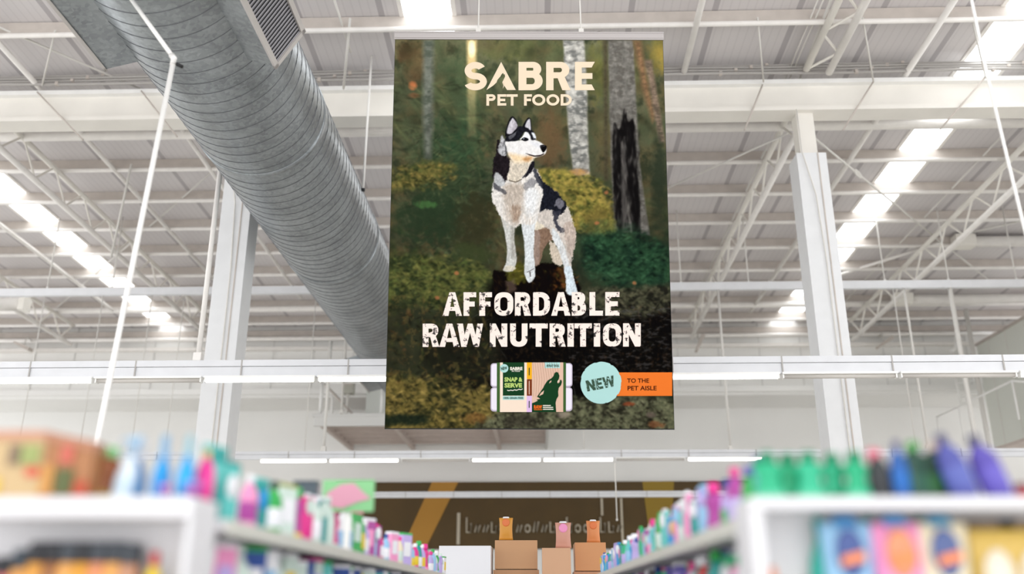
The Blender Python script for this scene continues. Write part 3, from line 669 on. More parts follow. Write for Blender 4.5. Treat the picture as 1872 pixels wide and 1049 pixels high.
# dark ground and logs
lay(poly_mask(sm([(900, 520), (960, 510), (1050, 520), (1060, 545), (1226, 540), (1230, 700), (1130, 720), (1000, 735), (880, 720), (800, 690), (770, 640), (850, 600), (890, 560)]), 10, 10, 20, 1), (18, 16, 14))
lay(poly_mask(sm([(704, 560), (800, 570), (900, 590), (900, 700), (760, 690), (702, 700)]), 12, 12, 24, 2) * .65, (46, 48, 34))
lay(np.clip((n3 - .56) * 8, 0, 1) * ((QY > 540) & (QY < 720) & (QX < 900)) * .6, (98, 84, 46))
mound([(1048, 540), (1080, 528), (1150, 528), (1222, 522), (1226, 560), (1160, 580), (1090, 566)], (62, 66, 48), (92, 88, 66), (26, 26, 22), 4, 5, 5)
lay(np.clip((fbm(QX * .7, QY * 1.6, 6, 1, 4) - .56) * 9, 0, 1) * ((QY > 560) & (QY < 700) & (QX > 1040)) * .5, (86, 84, 84))
lay(np.clip((fbm(QX, QY, 5, 4, 4) - .6) * 9, 0, 1) * ((QY > 560) & (QY < 700) & (QX > 900)) * .35, (86, 60, 40))
mound([(703, 700), (740, 684), (790, 700), (850, 712), (890, 704), (910, 730), (905, 785), (700, 790)], (98, 88, 40), (134, 114, 58), (38, 42, 26), 4, 6, 10)
mound([(900, 760), (960, 752), (1050, 740), (1110, 726), (1180, 722), (1232, 735), (1234, 790), (900, 790)], (80, 84, 60), (112, 112, 84), (38, 36, 28), 4, 5, 5)
blob(740, 768, 50, 12, (20, 34, 28), .8, .4); blob(955, 770, 40, 14, (50, 44, 38), .6, .6); blob(1200, 775, 18, 7, (140, 80, 46), .6, .8); blob(1150, 738, 12, 4, (150, 60, 30), .7, .6)
blob(1030, 758, 14, 7, (158, 140, 128), .6, .3); blob(1190, 758, 10, 6, (128, 110, 100), .6, .3); blob(870, 765, 30, 10, (150, 92, 46), .4, .9)
for _ in range(2):
    IMG[1:-1, 1:-1] = (IMG[1:-1, 1:-1] * 2 + IMG[:-2, 1:-1] + IMG[2:, 1:-1] + IMG[1:-1, :-2] + IMG[1:-1, 2:]) / 6
gm = IMG.mean(2, keepdims=True); IMG[:] = (gm + (IMG - gm) * .82) * (1.0 + .22 * np.clip((360 - QY) / 280, 0, 1))[..., None]
# stump
lay(poly_mask(sm([(902, 500), (905, 494), (925, 498), (940, 492), (960, 488), (985, 482), (1010, 482), (1028, 490), (1052, 510), (1060, 545), (1000, 570), (900, 570), (903, 530)], 4), 2, 3, 6, 0), (20, 15, 12))
lay(poly_mask([(926, 492), (950, 480), (962, 490), (960, 512), (945, 520), (932, 515)], 3, 4, 5, 1) * .8, (84, 82, 36))
lay(poly_mask([(1018, 488), (1040, 496), (1050, 520), (1030, 530)], 3, 4, 5, 2) * .7, (98, 66, 36)); lay(poly_mask([(925, 515), (940, 510), (944, 530), (928, 540)], 3, 3, 5, 2) * .6, (110, 92, 84))
dabs(120, 905, 490, 1058, 560, 5, 1.5, 1.2, [(60, 46, 32), (12, 9, 8), (44, 34, 24), (70, 66, 34)], .6, .8)
dabs(60, 1012, 486, 1056, 530, 4, 2.5, .3, [(112, 70, 38), (84, 78, 36), (60, 40, 24)], .6, 1)
dabs(70, 925, 482, 965, 520, 4, 2.5, .3, [(96, 96, 44), (70, 74, 34), (120, 110, 50)], .6, 1)
dabs(260, 860, 560, 1226, 720, 9, 1.2, .2, [(56, 50, 42), (40, 34, 28), (10, 9, 8), (70, 72, 70)], .45, 1.2)
dabs(300, 704, 560, 900, 700, 6, 3, .3, [(60, 66, 38), (30, 34, 24), (86, 64, 40), (20, 20, 16)], .5, 1.2)
# the husky: polygons traced in its own measure (u, v)
Z4 = lambda L: [(850 + u / 5.828, 190 + v / 5.828) for u, v in L]
Z5 = lambda L: [(850 + u / 5.828, 360 + v / 5.828) for u, v in L]
FN = fbm(QX * 1.3, QY * .9, 3.2, 3, 2)
def shade(c, amp=.05, s=5): return np.clip(A(*c) * (1 - amp + 2 * amp * FN)[..., None], 0, 255)
def fur(pts, c, soft=1.0, f=1.6, amp=.14, a=1., k=0):
    m = poly_mask(sm(pts, 5), soft, f * 1.25, 3.2, k) * a; cc = shade(c, amp); IMG[:] = IMG * (1 - m[..., None]) + cc * m[..., None]
fur(Z5([(745, 330), (880, 300), (970, 430), (905, 480), (840, 560), (805, 700), (742, 710)]), (132, 108, 92), a=.95)
fur(Z5([(745, 380), (800, 380), (800, 560), (790, 705), (742, 710)]), (150, 132, 122), a=.8)
fur(Z5([(905, 470), (990, 540), (1045, 640), (1030, 735), (975, 715), (925, 650)]), (196, 184, 168), f=2.5)
fur(Z4([(760, 700), (850, 850), (980, 935), (1070, 1060)]) + Z5([(1110, 120), (1150, 250), (1185, 380), (1182, 500), (1148, 640), (1135, 730), (1160, 860), (1175, 940), (1195, 1030), (1090, 1030), (1082, 900), (1055, 720), (1000, 570), (940, 450), (900, 340), (820, 330), (750, 340), (740, 200), (745, 20)]), (196, 188, 180), f=2.0)
fur(Z5([(1060, 300), (1150, 270), (1182, 400), (1178, 500), (1140, 640), (1080, 520)]), (176, 158, 146), f=2, a=.7)
fur(Z5([(940, 330), (1000, 400), (1060, 520), (1100, 660), (1110, 760), (1060, 740), (1000, 570), (935, 430)]), (206, 210, 212), f=1, a=.9)
fur(Z5([(1060, 760), (1130, 740), (1160, 860), (1195, 1030), (1092, 1030), (1078, 880)]), (200, 210, 216), f=.6)
fur(Z5([(750, 260), (800, 280), (850, 320), (800, 350), (750, 345)]), (214, 204, 184), a=.9)
fur(Z4([(742, 690), (800, 780), (860, 850), (980, 935), (1055, 1030)]) + Z5([(1078, 60), (1085, 110), (1040, 180), (990, 195), (930, 140), (860, 140), (800, 160), (800, 20)]), (32, 34, 42), f=2.4, amp=.35)
fur(Z5([(985, 20), (1035, 30), (1062, 80), (1020, 130), (985, 100), (955, 100)]), (132, 130, 138), a=.75)
fur(Z5([(935, 150), (1030, 160), (1005, 200), (985, 260), (1010, 310), (1060, 350), (1050, 385), (990, 355), (955, 280), (945, 220)]), (54, 54, 64), f=2.2, a=.9)
# legs in front
fur(Z5([(380, 150), (560, 180), (535, 320), (528, 450), (545, 580), (552, 690), (510, 790), (412, 785), (440, 700), (452, 570), (430, 400), (398, 260)]), (190, 190, 186), f=.7)
fur(Z5([(500, 220), (535, 300), (525, 450), (540, 580), (548, 660), (500, 640), (490, 450)]), (150, 146, 138), soft=3, f=.5, a=.6)
fur(Z5([(590, 180), (770, 180), (748, 320), (742, 460), (735, 600), (746, 700), (748, 850), (690, 918), (655, 870), (635, 800), (640, 600), (628, 440), (605, 300)]), (206, 210, 212), f=.7)
fur(Z5([(420, 780), (440, 740), (500, 735), (548, 760), (500, 792)]), (206, 198, 180), f=.8, a=.8)
lay(poly_mask(Z5([(690, 800), (700, 795), (706, 850), (696, 850)]), .8), (70, 60, 60)); lay(poly_mask(Z5([(662, 800), (740, 762), (742, 768), (664, 808)]), .5) * .7, (60, 50, 50))
# chest
fur(Z4([(330, 760), (298, 900), (298, 1049)]) + Z5([(330, 110), (385, 215), (470, 290), (540, 330), (610, 290), (700, 300), (755, 260), (800, 130), (830, 0)]) + Z4([(835, 930), (790, 790), (740, 680), (600, 620), (420, 660)]), (214, 210, 205), f=2.0)
fur(Z4([(430, 860), (620, 860), (660, 1000)]) + Z5([(640, 60), (600, 190), (560, 290), (500, 280), (430, 130), (410, 20)]), (176, 162, 148), soft=5, f=3, a=.75)
fur(Z5([(500, 100), (590, 110), (585, 200), (555, 270), (515, 230)]), (140, 116, 98), soft=4, f=2, a=.7)
fur(Z4([(640, 940), (740, 900), (790, 980)]) + Z5([(770, 60), (745, 170), (680, 200), (640, 60)]), (222, 224, 226), soft=4, f=1.5, a=.8)
# neck ruff
fur(Z4([(360, 380), (440, 540), (505, 600), (495, 680), (470, 740), (455, 800), (425, 840), (395, 780), (340, 740), (305, 800), (302, 660), (330, 530)]), (38, 33, 36), f=2.2, amp=.35)
fur(Z4([(330, 730), (400, 780), (430, 860), (360, 880), (318, 830)]), (176, 178, 180), f=1.6, a=.85)
fur(Z4([(312, 830), (350, 870), (440, 930), (430, 965), (350, 925), (315, 900)]), (66, 66, 72), f=1.8, a=.8)
fur(Z4([(735, 610), (700, 640), (665, 720), (610, 790), (650, 785), (720, 720), (745, 660)]), (34, 33, 40), f=1.6)
fur(Z4([(740, 680), (780, 740), (830, 860), (830, 900), (780, 850), (740, 760)]), (50, 52, 60), f=2, a=.85)
fur(Z4([(640, 850), (740, 790), (760, 860), (700, 900), (640, 920)]), (110, 110, 116), f=2.4, a=.6)
fur(Z4([(505, 590), (740, 580), (700, 640), (665, 720), (600, 800), (540, 838), (470, 815), (455, 770), (480, 700)]), (206, 196, 180), f=1.6, amp=.2)
lay(poly_mask(Z4([(475, 812), (545, 830), (610, 800), (612, 810), (548, 842), (475, 824)]), .7) * .8, (70, 60, 50))
# head
fur(Z4([(400, 335), (440, 420), (450, 540), (420, 560), (370, 530), (355, 500), (375, 420)]), (160, 160, 162), f=1.4, amp=.35)
fur(Z4([(425, 400), (460, 400), (460, 560), (440, 545)]), (60, 60, 64), a=.7)
fur(Z4([(440, 405), (560, 395), (700, 372), (770, 392), (838, 430), (874, 470), (862, 530), (810, 558), (745, 578), (690, 605), (620, 625), (520, 612), (465, 540), (448, 470)]), (228, 226, 224), f=.6, amp=.05)
fur(Z4([(470, 530), (640, 560), (740, 572), (690, 605), (620, 625), (520, 612)]), (230, 202, 160), soft=4, f=1, a=.85, amp=.08)
fur(Z4([(630, 575), (720, 570), (680, 615), (640, 615)]), (176, 122, 70), soft=3, a=.7)
fur(Z4([(445, 400), (520, 400), (580, 385), (610, 345), (640, 305), (680, 315), (715, 385), (745, 380), (720, 320), (745, 320), (715, 275), (645, 245), (580, 245), (520, 300), (450, 345)]), (34, 34, 40), f=.9, amp=.25)
fur(Z4([(470, 350), (530, 310), (560, 280), (540, 340), (490, 380)]), (130, 130, 136), f=1, a=.6)
fur(Z4([(436, 345), (444, 270), (470, 190), (498, 142), (522, 140), (550, 170), (572, 245), (560, 290), (500, 330), (460, 345)]), (28, 27, 32), f=.5)
fur(Z4([(456, 315), (462, 250), (505, 160), (525, 160), (552, 200), (566, 245), (530, 290), (500, 320)]), (194, 190, 196), f=.6, amp=.12)
fur(Z4([(500, 310), (520, 240), (545, 190), (560, 250), (530, 290)]), (158, 152, 160), f=.6, a=.6)
fur(Z4([(622, 250), (640, 200), (668, 160), (690, 150), (708, 175), (714, 290), (680, 275)]), (26, 26, 30), f=.5)
fur(Z4([(648, 242), (664, 190), (688, 165), (700, 180), (707, 278), (680, 265)]), (200, 198, 204), f=.4, amp=.1)
fur(Z4([(592, 375), (620, 350), (645, 302), (685, 318), (705, 365), (690, 380), (640, 362), (605, 385)]), (236, 236, 240), f=.5, amp=.05)
fur(Z4([(715, 310), (740, 312), (762, 350), (760, 382), (738, 365), (725, 335)]), (224, 228, 236), f=.4, amp=.05)
lay(poly_mask(sm(Z4([(606, 380), (636, 360), (672, 368), (684, 386), (655, 400), (628, 396)]), 4), .6), (26, 26, 30)); lay(poly_mask(Z4([(626, 372), (634, 368), (638, 376), (630, 380)]), .6), (190, 200, 215))
lay(poly_mask(Z4([(745, 366), (760, 372), (756, 388), (746, 384)]), .5), (26, 26, 30))
lay(poly_mask(sm(Z4([(803, 450), (835, 438), (872, 448), (876, 472), (862, 500), (840, 520), (822, 500)]), 4), .7), (20, 18, 20)); lay(poly_mask(Z4([(835, 448), (855, 446), (858, 454), (838, 456)]), .8) * .5, (120, 120, 128))
lay(poly_mask(Z4([(648, 526), (700, 540), (750, 552), (810, 545), (850, 525), (845, 540), (800, 562), (745, 566), (690, 550)]), .6), (46, 32, 32))
hair = [((908, 345, 945, 395), 1.4, [(236, 234, 232), (190, 184, 176), (160, 150, 140)]), ((950, 350, 992, 420), 1.7, [(238, 236, 236), (200, 196, 190)]), ((1020, 390, 1052, 480), 1.5, [(214, 206, 198), (160, 146, 136), (190, 182, 176)]), ((930, 300, 965, 345), 1.6, [(224, 214, 200), (176, 164, 150)]), ((912, 380, 975, 415), 1.57, [(170, 150, 132), (206, 196, 184)])]
for (x0_, y0_, x1_, y1_), an_, cs_ in hair: dabs(int((x1_ - x0_) * (y1_ - y0_) / 14), x0_ + 3, y0_, x1_ - 3, y1_, 4.5, .8, an_, cs_, .26, .3)
lay(poly_mask(sm(Z4([(700, 400), (780, 410), (820, 440), (800, 470), (730, 440)]), 4), 4) * .35, (204, 208, 222))
IMG *= (1 + (n4[..., None] - .5) * .09); gm = (IMG - 118) * 1.10 + 116; IMG = np.clip(gm * .95, 4, 232)
me = bpy.data.meshes.new('printed_picture'); nv = NXg * NYg; nf = (NXg - 1) * (NYg - 1)
co = np.stack([LX.ravel(), LZ.ravel(), np.full(nv, .012)], 1).astype(np.float32)
idx = np.arange(nv).reshape(NYg, NXg); quads = np.stack([idx[:-1, :-1], idx[:-1, 1:], idx[1:, 1:], idx[1:, :-1]], -1).reshape(-1, 4)
me.vertices.add(nv); me.vertices.foreach_set('co', co.ravel()); me.loops.add(nf * 4); me.loops.foreach_set('vertex_index', quads.ravel().astype(np.int32))
me.polygons.add(nf); me.polygons.foreach_set('loop_start', np.arange(0, nf * 4, 4, dtype=np.int32)); me.update(calc_edges=True)
s_ = IMG.reshape(-1, 3) / 255; l_ = np.where(s_ <= .04045, s_ / 12.92, ((s_ + .055) / 1.055) ** 2.4)
ca = me.color_attributes.new('print_inks', 'FLOAT_COLOR', 'POINT'); ca.data.foreach_set('color', np.concatenate([l_, np.ones((nv, 1))], 1).astype(np.float32).ravel())
m = bpy.data.materials.new('printed_vinyl'); m.use_nodes = True; nt = m.node_tree; b = nt.nodes['Principled BSDF']; b.inputs['Roughness'].default_value = .85; b.inputs['Specular IOR Level'].default_value = .04
an = nt.nodes.new('ShaderNodeAttribute'); an.attribute_name = 'print_inks'; nt.links.new(an.outputs['Color'], b.inputs['Base Color']); me.materials.append(m)
bpart('printed_picture', me)
bk = MB().box((PX0 - .004, -.012, -.012), (PX1 + .004, PH + .004, .010))
bpart('backing_board', bk.mesh('backing_board', [mat('banner_edge_black', (18, 18, 18), .6)]))
_, yt = pxy(967, 61); rail = MB().box((PX0 - .01, PH, -.02), (PX1 + .01, PH + .02, .03)).box((PX0 - .01, PH + .02, -.035), (PX1 + .01, yt, .035)).box((PX0 - .012, yt - .012, -.04), (PX1 + .012, yt + .004, .04))
bpart('top_rail', rail.mesh('top_rail', [mat('brushed_rail', (176, 170, 168), .35, .35)]))
for px in (873, 1061):
    x, _ = pxy(px, 61); loc = PM @ Vector((x, yt, 0)); q = MB(); top = Vector((loc.x, loc.y + .3, roof(loc.y)))
    inv = PM.inverted(); q.tube([inv @ loc, inv @ top], .009, 6).box((x - .03, yt, -.02), (x + .03, yt + .06, .02)); bpart('suspension_cable', q.mesh('suspension_cable', [WIRE]))

# vector lettering ------------------------------------------------
class VG:
    """collects flat coloured shapes given in the picture measure and lays them on the banner"""
    def __init__(s, h): s.h = h; s.v = []; s.f = []; s.mi = []; s.mats = []
    def use(s, m):
        if m not in s.mats: s.mats.append(m)
        s.cur = s.mats.index(m); return s
    def poly(s, outer, holes=()):
        loops = [[Vector((x, -y, 0)) for x, y in outer]] + [[Vector((x, -y, 0)) for x, y in h] for h in holes]
        tris = tessellate_polygon(loops); flat = [p for l in loops for p in l]; o = len(s.v)
        for p in flat: a, b = pxy(p.x, -p.y); s.v.append((a, b, s.h))
        for t in tris:
            a, b, c = [Vector(s.v[o + i]) for i in t]
            t = tuple(o + i for i in t)
            if (b - a).cross(c - a).z < 0: t = t[::-1]
            s.f.append(t); s.mi.append(s.cur)
        return s
    def rect(s, x0, y0, x1, y1): return s.poly([(x0, y0), (x1, y0), (x1, y1), (x0, y1)])
    def up(s, d): s.h += d; return s
    def build(s, name, parent=banner, label=None):
        me = bpy.data.meshes.new(name); me.from_pydata(s.v, [], s.f)
        for m in s.mats: me.materials.append(m)
        me.polygons.foreach_set('material_index', s.mi); me.update(); return bpart(name, me, parent, label)
def glyph(vg, ch, x0, y0, x1, y1, t, ht=None, e=2.0, flare=0.0):
    """draws one bold sans capital in the box; t = stem width, ht = bar height, e = roundness exponent"""
    w, h = x1 - x0, y1 - y0; ht = ht or t
    lv = [0]; h0_ = vg.h
    def P(L, keep=False):
        if not keep: lv[0] += 1
        vg.h = h0_ + .0003 * lv[0]; vg.poly([(x0 + a, y0 + b) for a, b in L]); vg.h = h0_
    def arc(cx, cy, rx, ry, a0, a1, tx, ty, n=22):
        def pt(a, rx, ry):
            c, s = math.cos(a), math.sin(a); return (cx + rx * math.copysign(abs(c) ** (2 / e), c), cy - ry * math.copysign(abs(s) ** (2 / e), s))
        lv[0] += 1
        for i in range(n):
            a = math.radians(a0 + (a1 - a0) * i / n); b = math.radians(a0 + (a1 - a0) * (i + 1) / n)
            P([pt(a, rx, ry), pt(b, rx, ry), pt(b, rx - tx, ry - ty), pt(a, rx - tx, ry - ty)], True)
    R_ = lambda a, b, c, d: P([(a, b), (c, b), (c, d), (a, d)])
    if ch in 'EFL':
        R_(0, 0, t, h)
        fl = flare * w
        if ch != 'L': P([(t, 0), (w, 0), (w - fl, ht), (t, ht)]); R_(t, h * .5 - ht * .5, w * .88, h * .5 + ht * .5)
        if ch != 'F': P([(t, h - ht), (w - fl, h - ht), (w, h), (t, h)])
    elif ch == 'T': R_(0, 0, w, ht); R_(w / 2 - t / 2, ht, w / 2 + t / 2, h)
    elif ch == 'I': R_(0, 0, w, h)
    elif ch == 'A':
        a = t * .9; P([(w / 2 - a * .55, 0), (w / 2 + a * .55, 0), (w, h), (w - t, h), (w / 2, ht * .8)]); P([(w / 2 - a * .55, 0), (w / 2, ht * .8), (t, h), (0, h)])
        yb = h * .62; R_(w * .22, yb, w * .78, yb + ht * .8)
    elif ch == 'N': R_(0, 0, t, h); R_(w - t, 0, w, h); P([(t * .9, 0), (w - t, h), (w - t * .9, h), (t * .1, 0)]); P([(0, 0), (t, 0), (w, h), (w - t, h)])
    elif ch == 'W':
        q = w / 4; P([(0, 0), (t, 0), (q + t * .5, h), (q - t * .4, h)]); P([(2 * q - t * .4, 0), (2 * q + t * .4, 0), (q + t * .5, h), (q - t * .4, h)])
        P([(2 * q - t * .4, 0), (2 * q + t * .4, 0), (3 * q + t * .4, h), (3 * q - t * .5, h)]); P([(w - t, 0), (w, 0), (3 * q + t * .4, h), (3 * q - t * .5, h)])
    elif ch == 'V': P([(0, 0), (t, 0), (w / 2 + t * .4, h), (w / 2 - t * .4, h)]); P([(w - t, 0), (w, 0), (w / 2 + t * .4, h), (w / 2 - t * .4, h)])
    elif ch == 'U':
        r = min(w / 2, h / 2); R_(0, 0, t, h - r); R_(w - t, 0, w, h - r); arc(w / 2, h - r, w / 2, r, 180, 360, t, ht)
    elif ch == 'O':
        if h > w * 1.15 and e > 2:
            r = w / 2; arc(w / 2, r, r, r, 0, 180, t, ht); arc(w / 2, h - r, r, r, 180, 360, t, ht); R_(0, r, t, h - r); R_(w - t, r, w, h - r)
        else: arc(w / 2, h / 2, w / 2, h / 2, 0, 360, t, ht, 40)
    elif ch == 'D':
        r = w * .62; R_(0, 0, t, h); R_(t, 0, w - r, ht); R_(t, h - ht, w - r, h)
        if h > 2 * r and e > 2: arc(w - r, r, r, r, 0, 90, t, ht); arc(w - r, h - r, r, r, 270, 360, t, ht); R_(w - t, r, w, h - r)
        else: arc(w - r, h / 2, r, h / 2, -90, 90, t, ht)
    elif ch in 'PRB':
        hb = h * (.52 if ch == 'B' else .58); R_(0, 0, t, h); ww = w * (.94 if ch in 'BR' else 1); r = hb / 2; rx = min(ww - t, r * 1.15)
        R_(t, 0, ww - rx, ht); R_(t, hb - ht, ww - rx, hb); arc(ww - rx, hb / 2, rx, r, -90, 90, t, ht)
        if ch == 'R': P([(w * .42, hb - ht * .5), (w * .42 + t, hb - ht * .5), (w, h), (w - t * 1.15, h)])
        if ch == 'B':
            y = hb - ht * .8; r = (h - y) / 2; rx = min(w - t, r * 1.15); R_(t, y, w - rx, y + ht); R_(t, h - ht, w - rx, h); arc(w - rx, y + r, rx, r, -90, 90, t, ht)
    elif ch == 'S':
        r1 = (h + ht) / 4; arc(w / 2, r1, w * .46, r1, 28, 270, t, ht); arc(w / 2, h - r1, w * .5, r1, -155, 90, t, ht)
def word(vg, s, boxes, y0, y1, t, **k):
    for ch, (a, b) in zip(s, boxes): glyph(vg, ch, a, y0, b, y1, t, **k)
def text(vg, s, x0, y0, x1, y1, bold=.02, rot=0.0):
    cu = bpy.data.curves.new('t', 'FONT'); cu.body = s; cu.offset = bold; cu.resolution_u = 3; o = bpy.data.objects.new('t', cu); COL.objects.link(o)
    bpy.context.view_layer.update(); me = bpy.data.meshes.new_from_object(o.evaluated_get(bpy.context.evaluated_depsgraph_get())); bpy.data.objects.remove(o); bpy.data.curves.remove(cu)
    v = np.array([q.co[:] for q in me.vertices]); lo, hi = v.min(0), v.max(0); o_ = len(vg.v); cxx, cyy = (x0 + x1) / 2, (y0 + y1) / 2; c, s_ = math.cos(rot), math.sin(rot)
    W_, H_ = x1 - x0, y1 - y0
    for p in v:
        a = ((p[0] - lo[0]) / (hi[0] - lo[0]) - .5) * W_; b = (.5 - (p[1] - lo[1]) / (hi[1] - lo[1])) * H_
        X, Y = pxy(cxx + a * c + b * s_, cyy - a * s_ + b * c); vg.v.append((X, Y, vg.h))
    for f in me.polygons:
        t = tuple(o_ + i for i in f.vertices); A_, B_, C_ = [Vector(vg.v[i]) for i in t[:3]]; vg.f.append(t if f.normal.z > 0 else t[::-1]); vg.mi.append(vg.cur)
    bpy.data.meshes.remove(me)
def ink(name, rgb):
    m = mat('ink_' + name, tuple(int(v * .95) for v in rgb), .85); m.node_tree.nodes['Principled BSDF'].inputs['Specular IOR Level'].default_value = .05; return m
def grunge(name, rgb, hole, scale, th):
    m = mat('ink_' + name, rgb, .6); nt = m.node_tree; N = nt.nodes; L = nt.links; b = N['Principled BSDF']
    tc = N.new('ShaderNodeTexCoord'); n_ = N.new('ShaderNodeTexNoise'); n_.inputs['Scale'].default_value = scale; n_.inputs['Detail'].default_value = 6; n_.inputs['Roughness'].default_value = .7
    L.new(tc.outputs['Object'], n_.inputs['Vector']); g_ = N.new('ShaderNodeMath'); g_.operation = 'GREATER_THAN'; g_.inputs[1].default_value = th; L.new(n_.outputs['Fac'], g_.inputs[0])
    mx = N.new('ShaderNodeMix'); mx.data_type = 'RGBA'; mx.inputs[6].default_value = (*lin(rgb), 1); mx.inputs[7].default_value = (*lin(hole), 1)
    L.new(g_.outputs[0], mx.inputs[0]); L.new(mx.outputs[2], b.inputs['Base Color']); return m
CRM = ink('cream', (246, 226, 198))
lg = VG(.016); lg.use(CRM); zx = lambda u: 700 + u / 3.467; z1 = lambda v: 50 + v / 3.467; z3 = lambda v: 520 + v / 3.467
y0, y1 = z1(222), z1(402); t_ = 12.5
glyph(lg, 'S', zx(508), y0, zx(655), y1, t_, 12)
# the A is a mountain with a howling wolf cut out of it
mt = [(zx(u), z1(v)) for u, v in ((745, 222), (838, 400), (783, 400), (752, 352), (770, 315), (768, 300), (762, 302), (757, 292), (748, 300), (742, 312), (722, 335), (716, 352), (695, 372), (652, 400))]
lg.poly(mt); lg.poly([(zx(u), z1(v)) for u, v in ((752, 352), (760, 372), (755, 392), (764, 375), (764, 360))])
glyph(lg, 'B', zx(855), y0, zx(1008), y1, t_ + 2, 11); glyph(lg, 'R', zx(1030), y0, zx(1186), y1, t_ + 1, 11); glyph(lg, 'E', zx(1212), y0, zx(1338), y1, t_, 10.5, flare=.16)
y0, y1 = z1(427), z1(499)
word(lg, 'PETFOOD', [(zx(a), zx(b)) for a, b in ((652, 710), (722, 778), (780, 850), (890, 940), (942, 1025), (1032, 1114), (1122, 1192))], y0, y1, 5.0, ht=4.6)
lg.build('logo_lettering')
hl = VG(.016); hl.use(grunge('worn_cream', (240, 222, 212), (34, 26, 24), 15, .575))
bx = [(378, 500), (510, 590), (610, 690), (705, 825), (835, 937), (950, 1057), (1065, 1187), (1195, 1285), (1307, 1393), (1407, 1497)]
word(hl, 'AFFORDABLE', [(zx(a), zx(b)) for a, b in bx], z3(50), z3(199), 10.5, ht=9, e=2.4)
bx = [(252, 357), (357, 485), (470, 634), (677, 787), (805, 915), (928, 1043), (1055, 1157), (1168, 1208), (1212, 1322), (1335, 1375), (1393, 1510), (1520, 1632)]
word(hl, 'RAWNUTRITION', [(zx(a), zx(b)) for a, b in bx], z3(248), z3(395), 10.5, ht=9, e=2.4)
hl.build('headline_lettering')
# product picture
pk = VG(.016); qx = lambda u: 880 + u / 8.744; qy = lambda v: 645 + v / 8.744
def rr(x0, y0, x1, y1, r, n=6):
    L = []
    for cx_, cy_, a0 in ((x1 - r, y0 + r, -90), (x1 - r, y1 - r, 0), (x0 + r, y1 - r, 90), (x0 + r, y0 + r, 180)):
        for i in range(n + 1): a = math.radians(a0 + 90 * i / n); L.append((cx_ + r * math.cos(a), cy_ + r * math.sin(a)))
    return L
for a, b, c, d in ((146, 165, 330, 548), (146, 552, 330, 935), (1270, 165, 1452, 548), (1270, 552, 1452, 935)):
    pk.use(ink('tray_grey', (196, 186, 204))).poly(rr(qx(a), qy(b), qx(c), qy(d), 6)); pk.up(.0008)
    pk.use(ink('tray_white', (240, 234, 246))).poly(rr(qx(a + 14), qy(b + 14), qx(c - 14), qy(d - 22), 5)); pk.up(-.0008)
pk.up(.002); G1 = ink('pack_green', (66, 98, 52)); G2 = ink('dark_green', (24, 62, 34)); CR2 = ink('pack_cream', (247, 226, 206)); PINKC = ink('pack_blush', (226, 190, 168))
pk.use(G1).rect(qx(246), qy(155), qx(1350), qy(945)); pk.up(.0008)
pk.use(CR2).rect(qx(296), qy(155), qx(806), qy(945)).use(PINKC).rect(qx(806), qy(155), qx(1306), qy(945)); pk.up(.0008)
pk.use(G2).rect(qx(342), qy(155), qx(684), qy(684)).use(ink('amber', (244, 178, 36))).rect(qx(724), qy(155), qx(806), qy(420)).use(ink('brown', (122, 54, 28))).rect(qx(724), qy(422), qx(806), qy(686)).use(ink('lilac', (226, 190, 232))).rect(qx(724), qy(688), qx(806), qy(945))
AQ = ink('aqua', (178, 220, 216)); pk.use(AQ).rect(qx(342), qy(690), qx(684), qy(750)).rect(qx(1008), qy(155), qx(1254), qy(246))
pk.use(ink('pack_lines', (200, 160, 140)))
for i in range(13):
    xa = 815 + i * 38; pk.poly([(qx(xa), qy(160)), (qx(xa + 8), qy(160)), (qx(xa + 34 + i * 2), qy(420)), (qx(xa + 20), qy(700)), (qx(xa + 12), qy(700)), (qx(xa + 26 + i * 2), qy(420))]) if xa < 1230 else None
pk.up(.0008)
wolf = [(806, 945), (806, 805), (850, 790), (900, 765), (880, 745), (940, 735), (905, 712), (885, 705), (930, 640), (985, 560), (1015, 500), (1060, 440), (1120, 405), (1150, 370), (1165, 325), (1195, 305), (1225, 318), (1246, 370), (1235, 420), (1212, 470), (1222, 490), (1250, 470), (1255, 435), (1275, 430), (1286, 470), (1270, 520), (1235, 560), (1225, 620), (1230, 690), (1200, 740), (1185, 800), (1195, 945)]
pk.use(G2).poly([(qx(a), qy(b)) for a, b in wolf]); pk.up(.0008)
pk.use(PINKC).poly([(qx(a), qy(b)) for a, b in ((1080, 490), (1090, 460), (1118, 440), (1112, 470))]).poly([(qx(a), qy(b)) for a, b in ((920, 690), (950, 640), (1000, 600), (985, 660))]); pk.use(CR2).poly([(qx(a), qy(b)) for a, b in ((1212, 480), (1216, 450), (1240, 425), (1236, 460))])
pk.use(AQ).poly([(qx(362 + 68 * math.cos(a)), qy(248 + 68 * math.sin(a))) for a in np.linspace(0, 6.2, 26)]); pk.up(.0008)
pk.use(G2); text(pk, 'NEW', qx(312), qy(222), qx(412), qy(274), .04, .15)
pk.use(ink('pale', (240, 236, 222))); text(pk, 'SABRE', qx(455), qy(226), qx(655), qy(278), .05); text(pk, 'PET FOOD', qx(485), qy(284), qx(618), qy(304), .03)
pk.use(ink('lime', (190, 214, 120))); text(pk, 'SNAP &', qx(368), qy(390), qx(655), qy(462), .045); text(pk, 'SERVE', qx(368), qy(482), qx(648), qy(556), .045)
pk.use(ink('pale', (240, 236, 222))); q_ = [(412, 598), (440, 606), (470, 596), (500, 604), (530, 590), (560, 600), (600, 582), (630, 590), (658, 576)]
for i in range(len(q_) - 1): (a, b), (c, d) = q_[i], q_[i + 1]; pk.poly([(qx(a), qy(b - 7)), (qx(c), qy(d - 7)), (qx(c), qy(d + 6)), (qx(a), qy(b + 6))])
